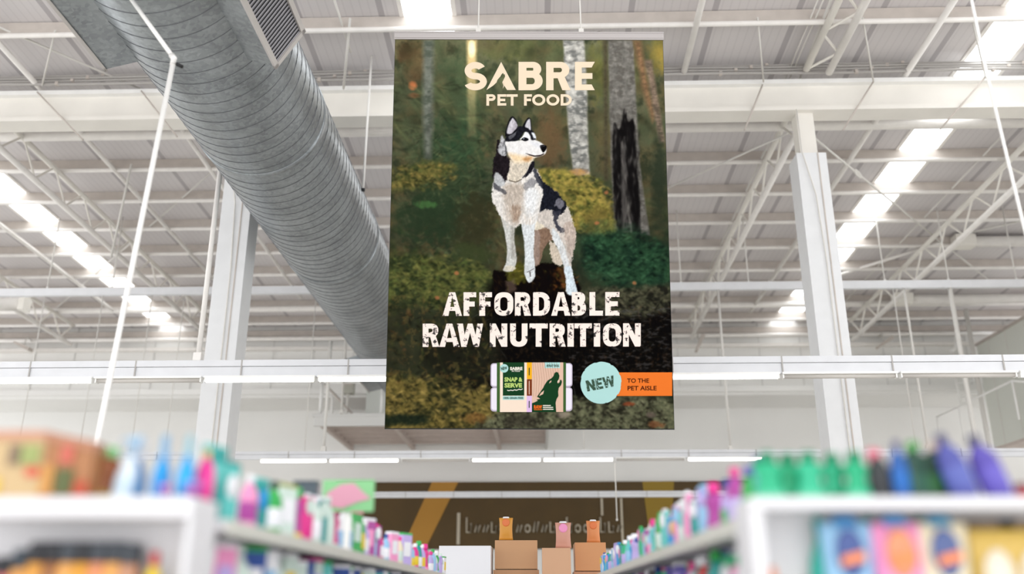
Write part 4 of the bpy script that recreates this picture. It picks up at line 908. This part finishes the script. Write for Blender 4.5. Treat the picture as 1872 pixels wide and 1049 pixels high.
pk.use(G2); text(pk, '100% GRAIN FREE', qx(356), qy(704), qx(668), qy(738), .02); text(pk, 'ADULT DOG', qx(1036), qy(190), qx(1236), qy(224), .03)
for a, b in ((240, 360), (768, 880)): pk.rect(qx(756), qy(a), qx(770), qy(b))
pk.use(PINKC).rect(qx(756), qy(450), qx(770), qy(665)); pk.use(ink('raw_orange', (236, 110, 36))); text(pk, 'RAW', qx(838), qy(836), qx(970), qy(896), .06); pk.rect(qx(838), qy(902), qx(970), qy(914))
pk.use(ink('pale', (240, 236, 222)))
for v, e_ in ((842, 1108), (872, 1145), (902, 1150)): pk.rect(qx(982), qy(v - 7), qx(e_), qy(v + 7))
pk.build('product_picture')
rb = VG(.017); nx = lambda u: 1040 + u / 9.36; ny = lambda v: 650 + v / 9.36
xr1, _ = pxy(1229, 682); rb.use(ink('ribbon_orange', (238, 122, 46)))
rb.rect(nx(800), ny(292), 1228.3, ny(694)); rb.up(.001).use(ink('ribbon_brown', (70, 26, 12))); text(rb, 'TO THE', nx(992), ny(394), nx(1368), ny(470), .022); text(rb, 'PET AISLE', nx(1000), ny(522), nx(1496), ny(600), .022)
rb.build('orange_ribbon')
bd = VG(.020); r3 = random.Random(4); L = []
for i in range(90):
    a = 2 * math.pi * i / 90; r_ = 352 + (r3.uniform(-12, 4) if i % 9 < 4 and (i > 40 or i < 20) else 0); L.append((nx(545 + r_ * math.cos(a)), ny(468 + r_ * 1.02 * math.sin(a))))
bd.use(AQ).poly(L); bd.up(.001).use(grunge('worn_green', (22, 62, 38), (169, 209, 205), 26, .6));
cN = (nx(535), ny(480)); cs, sn = math.cos(-.19), math.sin(-.19)
class Turned:   # forwards glyph shapes to the badge after turning them
    h = .0212
    def poly(s, L, holes=()): bd.h = s.h; bd.poly([(cN[0] + (x * cs - y * sn), cN[1] + (x * sn + y * cs)) for x, y in L], holes)
tw = Turned(); glyph(tw, 'N', -26, -10, -10, 10, 5, 4.5); glyph(tw, 'E', -8.5, -10, 4, 10, 5, 4.4); glyph(tw, 'W', 4.5, -10, 26, 10, 4.6, 4.5)
bd.build('new_badge')
# ------------------------------------------------------------------ shelving
YE = 2.5
t = thing('end_shelf_unit', 'white shelf unit at lower left, filled with dark capped bottles', 'shelf unit', (-1.6, 2.7, 0), 'end units of the two aisles')
ZL = 1.764; ZR = 1.757
part('top_shelf', MB().box((-2.4, YE, ZL - .055), (-.945, YE + .2, ZL)), SHELFW, t)
part('side_panel', MB().box((-.96, YE + .005, 0), (-.945, YE + .2, ZL - .055)), SHELFW, t)
part('side_panel', MB().box((-2.4, YE + .005, 0), (-2.35, YE + .2, ZL - .055)), SHELFW, t)
part('back_panel', MB().box((-2.35, YE + .17, .1), (-.98, YE + .195, ZL - .055)), SHELFW, t)
for z in (1.36, .98, .6, .2): part('inner_shelf', MB().box((-2.35, YE + .01, z - .03), (-.98, YE + .17, z)), SHELFW, t)
t = thing('end_shelf_unit', 'white shelf unit at lower right, filled with detergent pouches', 'shelf unit', (1.3, 2.7, 0), 'end units of the two aisles')
part('top_shelf', MB().box((.57, YE, ZR - .03), (2.3, YE + .2, ZR)), SHELFW, t)
part('side_panel', MB().box((.57, YE + .005, 0), (.605, YE + .2, ZR - .03)), SHELFW, t)
part('side_panel', MB().box((2.26, YE + .005, 0), (2.3, YE + .2, ZR - .03)), SHELFW, t)
part('back_panel', MB().box((.605, YE + .17, .1), (2.26, YE + .195, ZR - .03)), SHELFW, t)
for z in (1.33, .95, .55, .2): part('inner_shelf', MB().box((.605, YE + .01, z - .03), (2.26, YE + .17, z)), SHELFW, t)
def run(side, x_edge, sg, zt):
    t = thing('aisle_shelving', 'long white shelving run receding on the %s side of the aisle' % side, 'shelving', (x_edge + sg * .4, 3.0, 0), 'aisle shelving runs')
    a, b = sorted((x_edge, x_edge + sg * .42)); bk = x_edge + sg * .42
    part('back_panel', MB().box((min(bk, bk + sg * .04), 2.74, .1), (max(bk, bk + sg * .04), 10.4, zt - .02)), SHELFW, t)
    for z in (zt, zt - .31, zt - .69, zt - 1.1):
        s = part('shelf_board', MB().box((a, 2.74, z - .03), (b, 10.4, z)), SHELFW, t)
        xa, xb = sorted((x_edge, x_edge - sg * .012)); part('price_strip', MB().box((xa, 2.74, z - .045), (xb, 10.4, z + .0)), PRICE, s)
    for y in np.arange(2.74, 10.5, 1.06): part('upright', MB().box((min(bk, bk - sg * .03), y - .02, 0), (max(bk, bk - sg * .03), y + .02, zt)), DULL, t)
    part('plinth', MB().box((a + .02, 2.8, 0), (b - .02, 10.4, .12)), DULL, t)
run('left', -.93, -1, 1.722); run('right', .59, 1, 1.722)

# product protos, each kind measured for a 1 m tall pack and scaled down
def P_mesh(name, mbx, smooth=True):
    me = mbx.mesh(name, [], (0, 0, 0), smooth); me.materials.append(mat('plain_plastic', (220, 220, 220), .4)); return me
def pillow(w, d, h, n=8, m=10):
    q = MB(); vs = []; fs = []
    for j in range(m + 1):
        v = j / m; t_ = max(math.sin(math.pi * min(max(v, 0.02), .98)), 0) ** .5; ww = w * (1 - .10 * math.sin(math.pi * v))
        ring = []
        for i in range(2 * n):
            u = (i % n) / (n - 1) if i < n else 1 - (i % n) / (n - 1); x = (u - .5) * ww; bul = d * t_ * max(0, 1 - (2 * u - 1) ** 4) * .5 + .006
            if j == 0: bul = max(bul, d * .35 * max(0, 1 - (2 * u - 1) ** 4))
            ring.append((x, (-bul if i < n else bul), v * h))
        vs += ring
    k = 2 * n
    for j in range(m):
        for i in range(k): a = j * k + i; b = j * k + (i + 1) % k; fs.append((a, b, b + k, a + k))
    fs.append(tuple(range(k - 1, -1, -1))); fs.append(tuple(m * k + i for i in range(k))); return q.add(vs, fs)
def label_band(r, z0, z1, sx=1., sy=1.):
    return MB().lathe([(r, z0), (r * 1.012, z0 + .005), (r * 1.012, z1 - .005), (r, z1)], 20, sx, sy)
KIND = {
 'bottle': [('body', MB().lathe([(.12, 0), (.175, .01), (.18, .05), (.18, .55), (.16, .68), (.09, .80), (.06, .84), (.06, .88)], 20, 1.15, .8), 0),
            ('cap', MB().lathe([(.075, .86), (.08, .87), (.075, .99), (.06, 1.0)], 16), 1), ('label', label_band(.183, .16, .5, 1.15, .8), 2)],
 'jug': [('body', MB().lathe([(.2, 0), (.27, .015), (.28, .06), (.27, .5), (.24, .62), (.2, .72), (.11, .82), (.085, .86)], 20, 1.05, .55).tube([(.16, 0, .78), (.25, 0, .74), (.27, 0, .6), (.25, 0, .5)], .03, 8), 0),
         ('cap', MB().lathe([(.11, .84), (.115, .86), (.11, .98), (.09, 1.0)], 16), 1), ('label', label_band(.284, .12, .44, 1.05, .55), 2)],
 'flared': [('body', MB().lathe([(.2, 0), (.26, .015), (.27, .1), (.22, .3), (.19, .45), (.24, .6), (.25, .68), (.16, .78), (.09, .82)], 20, 1.0, .6), 0),
            ('cap', MB().lathe([(.13, .80), (.14, .82), (.13, .98), (.10, 1.0)], 16), 1), ('label', label_band(.272, .05, .16, 1.0, .6), 2)],
 'spray': [('body', MB().lathe([(.11, 0), (.155, .01), (.16, .05), (.16, .36), (.13, .48), (.065, .6), (.055, .66)], 20, 1.2, .8), 0),
           ('trigger_head', MB().lathe([(.065, .64), (.07, .66), (.06, .74), (.045, .78)], 14).hexa([(-.08, -.05, .78), (.1, -.05, .78), (.1, .05, .78), (-.08, .05, .78)], [(-.2, -.04, .9), (.12, -.04, .98), (.12, .04, .98), (-.2, .04, .9)]).tube([(-.19, 0, .87), (-.27, 0, .85)], .025, 8), 1),
           ('trigger', MB().tube([(-.1, 0, .8), (-.16, 0, .72), (-.14, 0, .64)], .022, 8), 1), ('label', label_band(.163, .08, .33, 1.2, .8), 2)],
 'pouch': [('pouch_body', pillow(.62, .2, .95), 0), ('cap', MB().lathe([(.16, .93), (.16, .94), (.12, 1.0), (.10, 1.0)], 14, 1, .45), 1),
           ('label', MB().lathe([(.17, 0), (.17, .01), (.13, .016), (.001, .02)], 20), 2)],
 'bag': [('bag_body', pillow(.66, .24, .93), 0), ('sealed_top', MB().box((-.31, -.012, .92), (.31, .012, 1.0)), 1), ('label', MB().lathe([(.19, 0), (.19, .01), (.001, .02)], 20), 2)],
 'carton': [('carton_body', MB().box((-.34, -.16, 0), (.34, .16, .985)), 0), ('lid_flap', MB().box((-.345, -.165, .93), (.345, .165, 1.0)), 1), ('label', MB().box((-.24, -.172, .3), (.24, -.160, .72)), 2)],
 'grinder': [('body', MB().lathe([(.13, 0), (.17, .01), (.17, .74), (.15, .80), (.12, .82)], 18), 0), ('cap', MB().lathe([(.14, .80), (.165, .82), (.16, .97), (.14, 1.0)], 18), 1), ('label', label_band(.173, .3, .66), 2)],
 'tub': [('tub_body', MB().lathe([(.36, 0), (.4, .02), (.44, .82), (.43, .84)], 22), 0), ('lid', MB().lathe([(.45, .82), (.46, .84), (.46, .96), (.40, 1.0)], 22), 1), ('label', label_band(.425, .2, .66), 2)],
}
PM_ = {}
for k_, L_ in KIND.items():
    for nm, mbx, slot in L_:
        if k_ in ('pouch', 'bag') and nm == 'label':   # a round printed patch on the front face
            mbx.v = [Vector((v.x, -v.z - (.10 if k_ == 'pouch' else .118), v.y + (.74 if k_ == 'pouch' else .6))) for v in mbx.v]
        PM_[(k_, nm)] = P_mesh(k_ + '_' + nm, mbx, k_ != 'carton')
def pm(rgb): return mat('plastic_%d_%d_%d' % rgb, rgb, .38)
def product(kind, name, label, cat, loc, h, cols, rz=0.0, tilt=0.0, group=None, wide=1.0):
    r = bpy.data.objects.new(name, None); COL.objects.link(r); r.location = loc; r.rotation_euler = (0, tilt, rz); r.scale = (h * wide, h * wide, h)
    tag(r, label, cat, group)
    for nm, _, slot in KIND[kind]:
        if cols[slot] is None: continue
        o = bpy.data.objects.new(nm, PM_[(kind, nm)]); COL.objects.link(o); o.parent = r
        o.material_slots[0].link = 'OBJECT'; o.material_slots[0].material = pm(cols[slot])
    return r
TEAL = (24, 150, 146); LTEAL = (96, 196, 190); BLUE = (22, 150, 214); DBLUE = (24, 70, 150); NAVY = (44, 44, 110); PINK = (226, 40, 140); LPINK = (240, 150, 196); GREEN = (24, 176, 120)
LEAF = (40, 168, 76); DGREEN = (18, 66, 50); WHT = (238, 238, 242); PALE = (206, 224, 214); YEL = (232, 200, 32); ORG = (226, 120, 60); RED = (196, 48, 50); PUR = (92, 78, 168); LIL = (190, 170, 226)
CREAMY = (232, 220, 190); GOLD = (196, 150, 50); BLK = (34, 36, 42); AMB = (222, 160, 84); ROSE = (216, 120, 120); CLEAR = (214, 226, 236); SKYB = (150, 196, 230); MAG = (170, 60, 150); OLV = (150, 160, 60); TAN = (206, 160, 110)
def XA(px, Y): return at(px, 905, Y).x
# --- top of the left end unit
def carton_box(label, xa, xb, y0, y1, z, h0, h1, cs, marks):
    t = thing('cardboard_box', label, 'box', ((xa + xb) / 2, y0, z), 'printed boxes on the left end unit')
    q = MB().hexa([(xa, y0, z), (xb, y0, z), (xb, y1, z), (xa, y1, z)], [(xa, y0, z + h0), (xb, y0, z + h1), (xb, y1, z + h1), (xa, y1, z + h0)]); part('box_body', q, pm(cs[0]), t)
    q = MB().hexa([(xa - .003, y0 - .004, z + h0 - .022), (xb + .003, y0 - .004, z + h1 - .022), (xb + .003, y1, z + h1 - .022), (xa - .003, y1, z + h0 - .022)], [(xa - .003, y0 - .004, z + h0 + .003), (xb + .003, y0 - .004, z + h1 + .003), (xb + .003, y1, z + h1 + .003), (xa - .003, y1, z + h0 + .003)])
    part('lid', q, pm(cs[1]), t)
    for (u0, v0, u1, v1, c) in marks:
        h = min(h0, h1); part('printed_patch', MB().box((xa + (xb - xa) * u0, y0 - .006, z + h * v0), (xa + (xb - xa) * u1, y0 - .001, z + h * v1)), pm(c), t)
Yb = YE + .03
carton_box('pale cardboard box with green and red print at the left edge', XA(-60, Yb), XA(68, Yb), Yb, Yb + .07, ZL, .186, .184, ((198, 170, 126), (194, 142, 116)),
           ((.5, .5, .66, .8, (126, 106, 84)), (.68, .5, .95, .8, (150, 160, 96)), (.78, .32, .98, .46, (208, 92, 66)), (.05, .05, .44, .3, (224, 190, 60))))
carton_box('browner cardboard box with dark green print beside the pale one', XA(70, Yb), XA(160, Yb), Yb, Yb + .07, ZL, .182, .152, ((166, 112, 70), (174, 120, 92)),
           ((.3, .06, .66, .52, (84, 92, 46)), (.7, .02, .98, .3, (176, 70, 38)), (.34, .62, .6, .95, (194, 96, 80)), (.0, .05, .25, .6, (196, 140, 70))))
product('flared', 'sauce_bottle', 'brown bottle with light green cap, leaning between box and sprays', 'bottle', (XA(184, 2.62), 2.62, ZL), .155, ((140, 78, 40), (130, 196, 130), (170, 150, 50)), .2, .1)
product('spray', 'spray_bottle', 'white trigger spray bottle, leftmost of the sprays', 'bottle', (XA(222, 2.6), 2.6, ZL), .195, ((214, 224, 232), (160, 190, 214), (196, 214, 226)), .3, .12, 'spray bottles on the left end unit', .78)
product('spray', 'spray_bottle', 'slim spray bottle with dark blue base, second of the sprays', 'bottle', (XA(252, 2.66), 2.64, ZL), .185, ((40, 120, 180), WHT, (50, 130, 190)), 1.2, 0, 'spray bottles on the left end unit', .8)
product('spray', 'spray_bottle', 'clear headed spray bottle of blue liquid, third of the sprays', 'bottle', (XA(291, 2.6), 2.6, ZL), .195, (BLUE, SKYB, (20, 140, 210)), 1.9, 0, 'spray bottles on the left end unit')
product('spray', 'spray_bottle', 'clear headed spray bottle of bright blue liquid beside the pink bottle', 'bottle', (XA(336, 2.6), 2.6, ZL), .195, ((22, 160, 222), (170, 214, 226), (30, 165, 225)), 1.9, 0, 'spray bottles on the left end unit')
product('tub', 'small_tub', 'small purple tub in front of the blue spray bottles', 'tub', (XA(302, 2.55), 2.55, ZL), .035, (MAG, LPINK, PUR))
product('tub', 'small_tub', 'small purple tub at the foot of the pink bottle', 'tub', (XA(352, 2.56), 2.56, ZL), .045, (PUR, LIL, MAG))
product('bottle', 'shampoo_bottle', 'magenta bottle with yellow cap at the corner of the left unit', 'bottle', (-.972, 2.64, ZL), .145, (PINK, (246, 190, 90), (232, 60, 150)), 0, 0, None, .9)
# --- inside the left end unit
ZI = 1.36
for i, (px, c, h, cap) in enumerate(((8, (150, 60, 70), .245, BLK), (34, ROSE, .25, BLK), (62, AMB, .27, (50, 60, 70)), (90, (214, 150, 60), .29, BLK), (118, (150, 96, 50), .29, BLK), (146, AMB, .29, (60, 66, 74)),
                                  (172, (214, 150, 40), .29, BLK), (200, (216, 140, 96), .29, (60, 66, 74)), (228, AMB, .29, (56, 62, 70)), (255, (190, 140, 110), .285, (60, 66, 74)))):
    lab = ['dark red', 'rose pink', 'pale amber', 'golden', 'deep brown', 'light amber', 'bright golden', 'peach', 'amber and cream', 'tan'][i]
    product('grinder', 'capped_bottle', '%s dark capped bottle inside the left end unit, %s from the left' % (lab, ordn[i]), 'bottle', (XA(px, YE + .12), YE + .12, ZI), h, (c, cap, tuple(min(255, v + 25) for v in c)), 0, 0, 'dark capped bottles in the left end unit', .62)
product('tub', 'jar', 'small brown jar between the dark capped and yellow bottles', 'jar', (XA(280, YE + .14), YE + .14, ZI), .2, ((120, 100, 90), (90, 84, 84), ORG), 0, 0, None, .3)
product('bottle', 'squeeze_bottle', 'yellow bottle with red cap by the left unit side panel', 'bottle', (XA(298, YE + .1), YE + .1, ZI), .262, (YEL, RED, (240, 214, 60)), 0, 0, None, .6)
# --- top of the right end unit
for i, px in enumerate((1408, 1446, 1484, 1528, 1570)):
    product('flared', 'green_bottle', 'bright green bottle on the right end unit, %s from the left' % ordn[i], 'bottle', (at(px, 905, YE + .1 + .03 * (i % 2)).x, YE + .1 + .03 * (i % 2), ZR), .135, (((28, 172, 124), (22, 158, 110), (40, 178, 134), (26, 164, 120), (22, 168, 118))[i], (14, 130, 90), ((90, 196, 160), (20, 132, 100))[i % 2]), .1 * i, 0, 'bright green bottles', 1.2)
product('bottle', 'dark_bottle', 'black bottle with large pink cap beside the green bottles', 'bottle', (at(1612, 905, YE + .1).x, YE + .1, ZR), .14, ((40, 44, 46), (224, 110, 130), (38, 40, 44)), 0, 0, None, 1.05)
product('tub', 'pink_stopper_tub', 'pink tub standing behind the black bottle', 'tub', (at(1604, 905, YE + .15).x, YE + .15, ZR), .15, ((220, 120, 134), (234, 130, 150), (210, 96, 118)), 0, 0, None, .22)
product('bottle', 'blue_bottle', 'slim blue bottle between the pink cap and dark green packs', 'bottle', (at(1650, 905, YE + .1).x, YE + .1, ZR), .165, ((20, 84, 156), NAVY, (20, 100, 180)), 0, 0, None, .75)
for i, (px, c, cap, lb, lab) in enumerate(((1680, DGREEN, (60, 150, 60), (30, 84, 66), 'dark green jug with leaf green cap'), (1718, (20, 58, 40), (200, 180, 170), (40, 100, 50), 'dark green jug with pale cap'),
                                            (1752, (24, 50, 44), (84, 140, 96), (30, 60, 60), 'dark green jug with mid green cap, behind the purple bottles'))):
    product('jug', 'detergent_jug', lab, 'jug', (at(px, 905, YE + .12).x, YE + .12 + .05 * (i == 2), ZR), .165, (c, cap, lb), .2 * i, 0, 'dark green jugs', .95)
product('bottle', 'purple_bottle', 'tall purple bottle leaning right, nearer the dark green jugs', 'bottle', (at(1768, 905, YE + .06).x, YE + .06, ZR), .185, ((70, 74, 150), (40, 38, 96), (86, 96, 170)), 0, -.28, 'leaning purple bottles', 1.0)
product('bottle', 'purple_bottle', 'tall purple bottle leaning right, at the far right end', 'bottle', (at(1830, 905, YE + .08).x, YE + .08, ZR), .185, ((80, 66, 160), (44, 44, 90), (96, 84, 180)), 0, -.3, 'leaning purple bottles', 1.05)
product('tub', 'red_tub', 'dark red tub at the right edge of the photo', 'tub', (at(1872, 905, YE + .15).x, YE + .15, ZR), .05, ((130, 30, 50), (110, 24, 44), RED))
# --- inside the right end unit
ZI = 1.33
for i, (px, c, cap, lb, lab) in enumerate(((1548, SKYB, (50, 130, 190), (70, 90, 150), 'blue detergent pouch with round badge'), (1640, LPINK, (70, 140, 200), (230, 150, 110), 'pink detergent pouch with round badge'), (1722, CREAMY, (60, 140, 180), (84, 100, 150), 'cream detergent pouch with round badge'))):
    y = YE + .1; x = at(px, 1000, y).x
    r = product('pouch', 'detergent_pouch', lab, 'pouch', (x, y, ZI), .385, (c, cap, lb), 0, 0, 'detergent pouches', .62)
    q = MB().hexa([(x - .034, y - .0445, ZI + .25), (x + .034, y - .0445, ZI + .265), (x + .034, y - .0465, ZI + .265), (x - .034, y - .0465, ZI + .25)], [(x - .03, y - .0445, ZI + .275), (x + .03, y - .0445, ZI + .29), (x + .03, y - .0465, ZI + .29), (x - .03, y - .0465, ZI + .275)])
    me = q.mesh('badge_stripe', [pm((240, 140, 80))], (x, y, ZI)); o = bpy.data.objects.new('badge_stripe', me); COL.objects.link(o); o.parent = r; o.scale = (1 / (.385 * .62), 1 / (.385 * .62), 1 / .385)
for i, px in enumerate((1500, 1592, 1686)):
    product('bottle', 'teal_bottle', 'teal bottle standing %s' % ('left of the blue pouch', 'between blue and pink pouches', 'between pink and cream pouches')[i], 'bottle', (at(px, 1000, YE + .14).x, YE + .14, ZI), .385, ((30, 178, 160), (20, 160, 150), (60, 190, 176)), 0, 0, 'teal bottles inside the right end unit', .45)
for i, px in enumerate((1812, 1880)):
    product('bag', 'gold_bag', ('gold and cream bag right of the cream pouch', 'gold and cream bag at the right edge')[i], 'bag', (at(px, 1000, YE + .12).x, YE + .12, ZI), .375, ((214, 180, 90), (110, 90, 66), (236, 226, 206)), 0, 0, 'gold bags', .6)
product('bottle', 'yellow_bottle', 'yellow bottle with orange cap beside the right unit side panel', 'bottle', (at(1411, 1030, YE + .1).x, YE + .1, ZI), .25, ((232, 206, 60), (232, 140, 100), YEL), 0, 0, None, .5)

# --- the two receding aisle runs
NAMES = {TEAL: 'teal', LTEAL: 'pale teal', BLUE: 'blue', DBLUE: 'dark blue', NAVY: 'navy', PINK: 'magenta', LPINK: 'light pink', GREEN: 'green', LEAF: 'leaf green', WHT: 'white', PALE: 'pale green',
         YEL: 'yellow', ORG: 'orange', RED: 'red', PUR: 'purple', LIL: 'lilac', CREAMY: 'cream', SKYB: 'sky blue', MAG: 'violet', OLV: 'olive', CLEAR: 'frosted', BLK: 'black', TAN: 'tan', DGREEN: 'dark green'}
KN = {'bottle': ('bottle', 'bottle'), 'jug': ('detergent_jug', 'jug'), 'pouch': ('refill_pouch', 'pouch'), 'bag': ('detergent_bag', 'bag'), 'carton': ('carton', 'carton'), 'spray': ('spray_bottle', 'bottle'), 'flared': ('shaped_bottle', 'bottle')}
WIDE = {'bottle': 1.0, 'jug': .85, 'pouch': .8, 'bag': .8, 'carton': .72, 'spray': .9, 'flared': .85}
plan = []
def fill(side, shelf, x_face, sg, z, y0, y1, dy, hs, kinds, cols, seed, gap=None):
    r_ = random.Random(seed); y = y0
    while y < y1:
        h = r_.uniform(*hs); k = r_.choice(kinds); c = r_.choice(cols); cap = r_.choice([WHT, c, PINK, DBLUE, WHT, LEAF]); lb = r_.choice([WHT, PALE, LPINK, SKYB, LIL, WHT, YEL])
        plan.append([side, shelf, k, c, cap, lb, x_face + sg * r_.uniform(.085, .11), y, z, h, r_.uniform(-.25, .25)]); y += dy * (1 if y < 6 else 1.35) * r_.uniform(.9, 1.12)
lcols = [WHT, WHT, LPINK, PALE, LTEAL, MAG, CREAMY, LIL, SKYB, WHT, PINK, LEAF, TEAL]
rcols = [LTEAL, TEAL, SKYB, GREEN, LIL, BLUE, WHT, LPINK, LEAF, SKYB, MAG]
plan += [['left', 'top', 'bag', TEAL, LTEAL, LTEAL, -1.02, 2.84, 1.722, .235, 0], ['left', 'top', 'bag', LTEAL, TEAL, WHT, -1.04, 3.05, 1.722, .215, 0], ['left', 'top', 'bottle', LPINK, WHT, MAG, -1.02, 3.22, 1.722, .19, 0],
         ['left', 'top', 'bag', TEAL, LTEAL, BLUE, -1.03, 3.38, 1.722, .2, 0], ['left', 'top', 'bottle', LEAF, DGREEN, WHT, -1.03, 3.56, 1.722, .21, 0], ['left', 'top', 'carton', PALE, OLV, WHT, -1.04, 3.74, 1.722, .22, 0]]
fill('left', 'top', -.93, -1, 1.722, 3.9, 10.2, .155, (.18, .25), ['bottle', 'pouch', 'jug', 'carton', 'bottle', 'flared'], lcols, 5)
fill('left', 'second', -.93, -1, 1.412, 2.84, 9.8, .16, (.235, .262), ['carton', 'carton', 'pouch', 'bottle'], [PALE, LTEAL, PALE, TAN, WHT, LPINK, DBLUE, PALE], 9)
plan += [['right', 'top', 'bag', GREEN, PUR, LTEAL, .70, 2.86, 1.722, .2, 0], ['right', 'top', 'jug', LEAF, PUR, GREEN, .70, 3.04, 1.722, .19, 0], ['right', 'top', 'bottle', MAG, PINK, LIL, .69, 3.22, 1.722, .21, 0],
         ['right', 'top', 'jug', LIL, DBLUE, LEAF, .70, 3.40, 1.722, .19, 0], ['right', 'second', 'jug', BLK, BLK, BLK, .70, 2.9, 1.412, .265, 0]]
fill('right', 'top', .59, 1, 1.722, 3.6, 10.2, .155, (.17, .24), ['bottle', 'jug', 'bag', 'pouch', 'flared'], rcols, 12)
fill('right', 'second', .59, 1, 1.412, 3.1, 9.8, .16, (.235, .262), ['bottle', 'bag', 'bottle', 'jug'], [GREEN, TEAL, MAG, RED, WHT, PUR, LPINK, BLK], 21)
from collections import Counter, defaultdict
cnt = Counter((p[0], p[1], p[2], p[3]) for p in plan); seen = defaultdict(int)
for side, shelf, k, c, cap, lb, x, y, z, h, rz in plan:
    key = (side, shelf, k, c); i = seen[key]; seen[key] += 1; nm, cat = KN[k]; noun = {'detergent_jug': 'jug', 'refill_pouch': 'refill pouch', 'detergent_bag': 'detergent bag', 'shaped_bottle': 'waisted bottle', 'spray_bottle': 'spray bottle'}.get(nm, nm)
    lab = '%s %s on the %s aisle %s shelf' % (NAMES[c], noun, side, shelf)
    if cnt[key] > 1: lab += ', %s such from the near end' % ordn[i]
    q = product(k, nm, lab, cat, (x, y, z), h, (c, cap, lb), (-math.pi / 2 if side == 'right' else math.pi / 2) + rz + (.35 if side == 'left' else -.35) * -1, 0, 'goods on the %s aisle %s shelf' % (side, shelf), WIDE[k])

# header board and end displays
t = thing('header_board', 'green header board with pink shape above the left aisle goods', 'sign', (-1.15, 4.6, 1.72), None)
ax, bx_ = at(590, 895, 4.6).x, at(684, 895, 4.6).x; zt, zb = at(640, 877, 4.6).z, at(640, 935, 4.6).z
part('board', MB().box((ax, 4.6, zb), (bx_, 4.612, zt)), pm((132, 196, 136)), t)
part('pink_shape', MB().add([(ax + (bx_ - ax) * u, 4.595, zb + (zt - zb) * v) for u, v in ((0, .2), (.1, .6), (.35, .85), (.6, .9), (.8, .6), (.95, .4), (.7, .3), (.4, .1))], [tuple(range(8))]), pm((212, 150, 170)), t)
part('support', MB().box(((ax + bx_) / 2 - .015, 4.615, 1.722), ((ax + bx_) / 2 + .015, 4.63, zb + .05)), WHITE, t)
product('carton', 'dark_carton', 'dark grey carton on top of the left aisle run, left of the header board', 'carton', (at(568, 890, 4.3).x - .02, 4.3, 1.722), .3, ((70, 84, 92), (60, 74, 84), (90, 110, 120)), 0, 0, None, .55)
def stack(label, px0, px1, py, Y, c, c2, dz=0):
    a, b = at(px0, py, Y), at(px1, py, Y); t = thing('display_carton_stack', label, 'display', ((a.x + b.x) / 2, Y, 0), 'carton displays at the aisle end')
    z = 0; hh = a.z / 6
    for i in range(6):
        part('carton', MB().box((a.x + .02 * (i % 2), Y, z), (b.x - .02 * (i % 2), Y + .6, z + hh - .01)), pm(c if i % 2 else c2), t); z += hh
stack('white carton display at the aisle end, left of the brown ones', 800, 900, 996, 12, (232, 232, 236), (224, 224, 228))
stack('brown carton display at the aisle end, left part', 902, 985, 986, 12.3, (196, 148, 104), (186, 138, 96))
stack('tan carton display at the aisle end, middle part', 988, 1046, 1000, 12.1, (206, 160, 124), (196, 150, 112))
stack('orange brown carton display at the aisle end, right part', 1048, 1110, 990, 12.4, (206, 144, 92), (190, 136, 100))
product('pouch', 'amber_pack', 'amber pack standing on the brown display cartons', 'pouch', (at(925, 986, 12.4).x, 12.4, at(925, 986, 12.3).z), .3, ((216, 150, 50), WHT, ORG))
product('pouch', 'pink_pack', 'salmon pack standing on the display cartons, tallest one', 'pouch', (at(1030, 1000, 12.3).x, 12.3, at(1030, 1000, 12.1).z), .34, ((208, 150, 130), WHT, LPINK))
product('pouch', 'orange_pack', 'orange pack standing on the rightmost display cartons', 'pouch', (at(1085, 990, 12.6).x, 12.6, at(1085, 990, 12.4).z), .3, ((222, 140, 80), WHT, ORG))
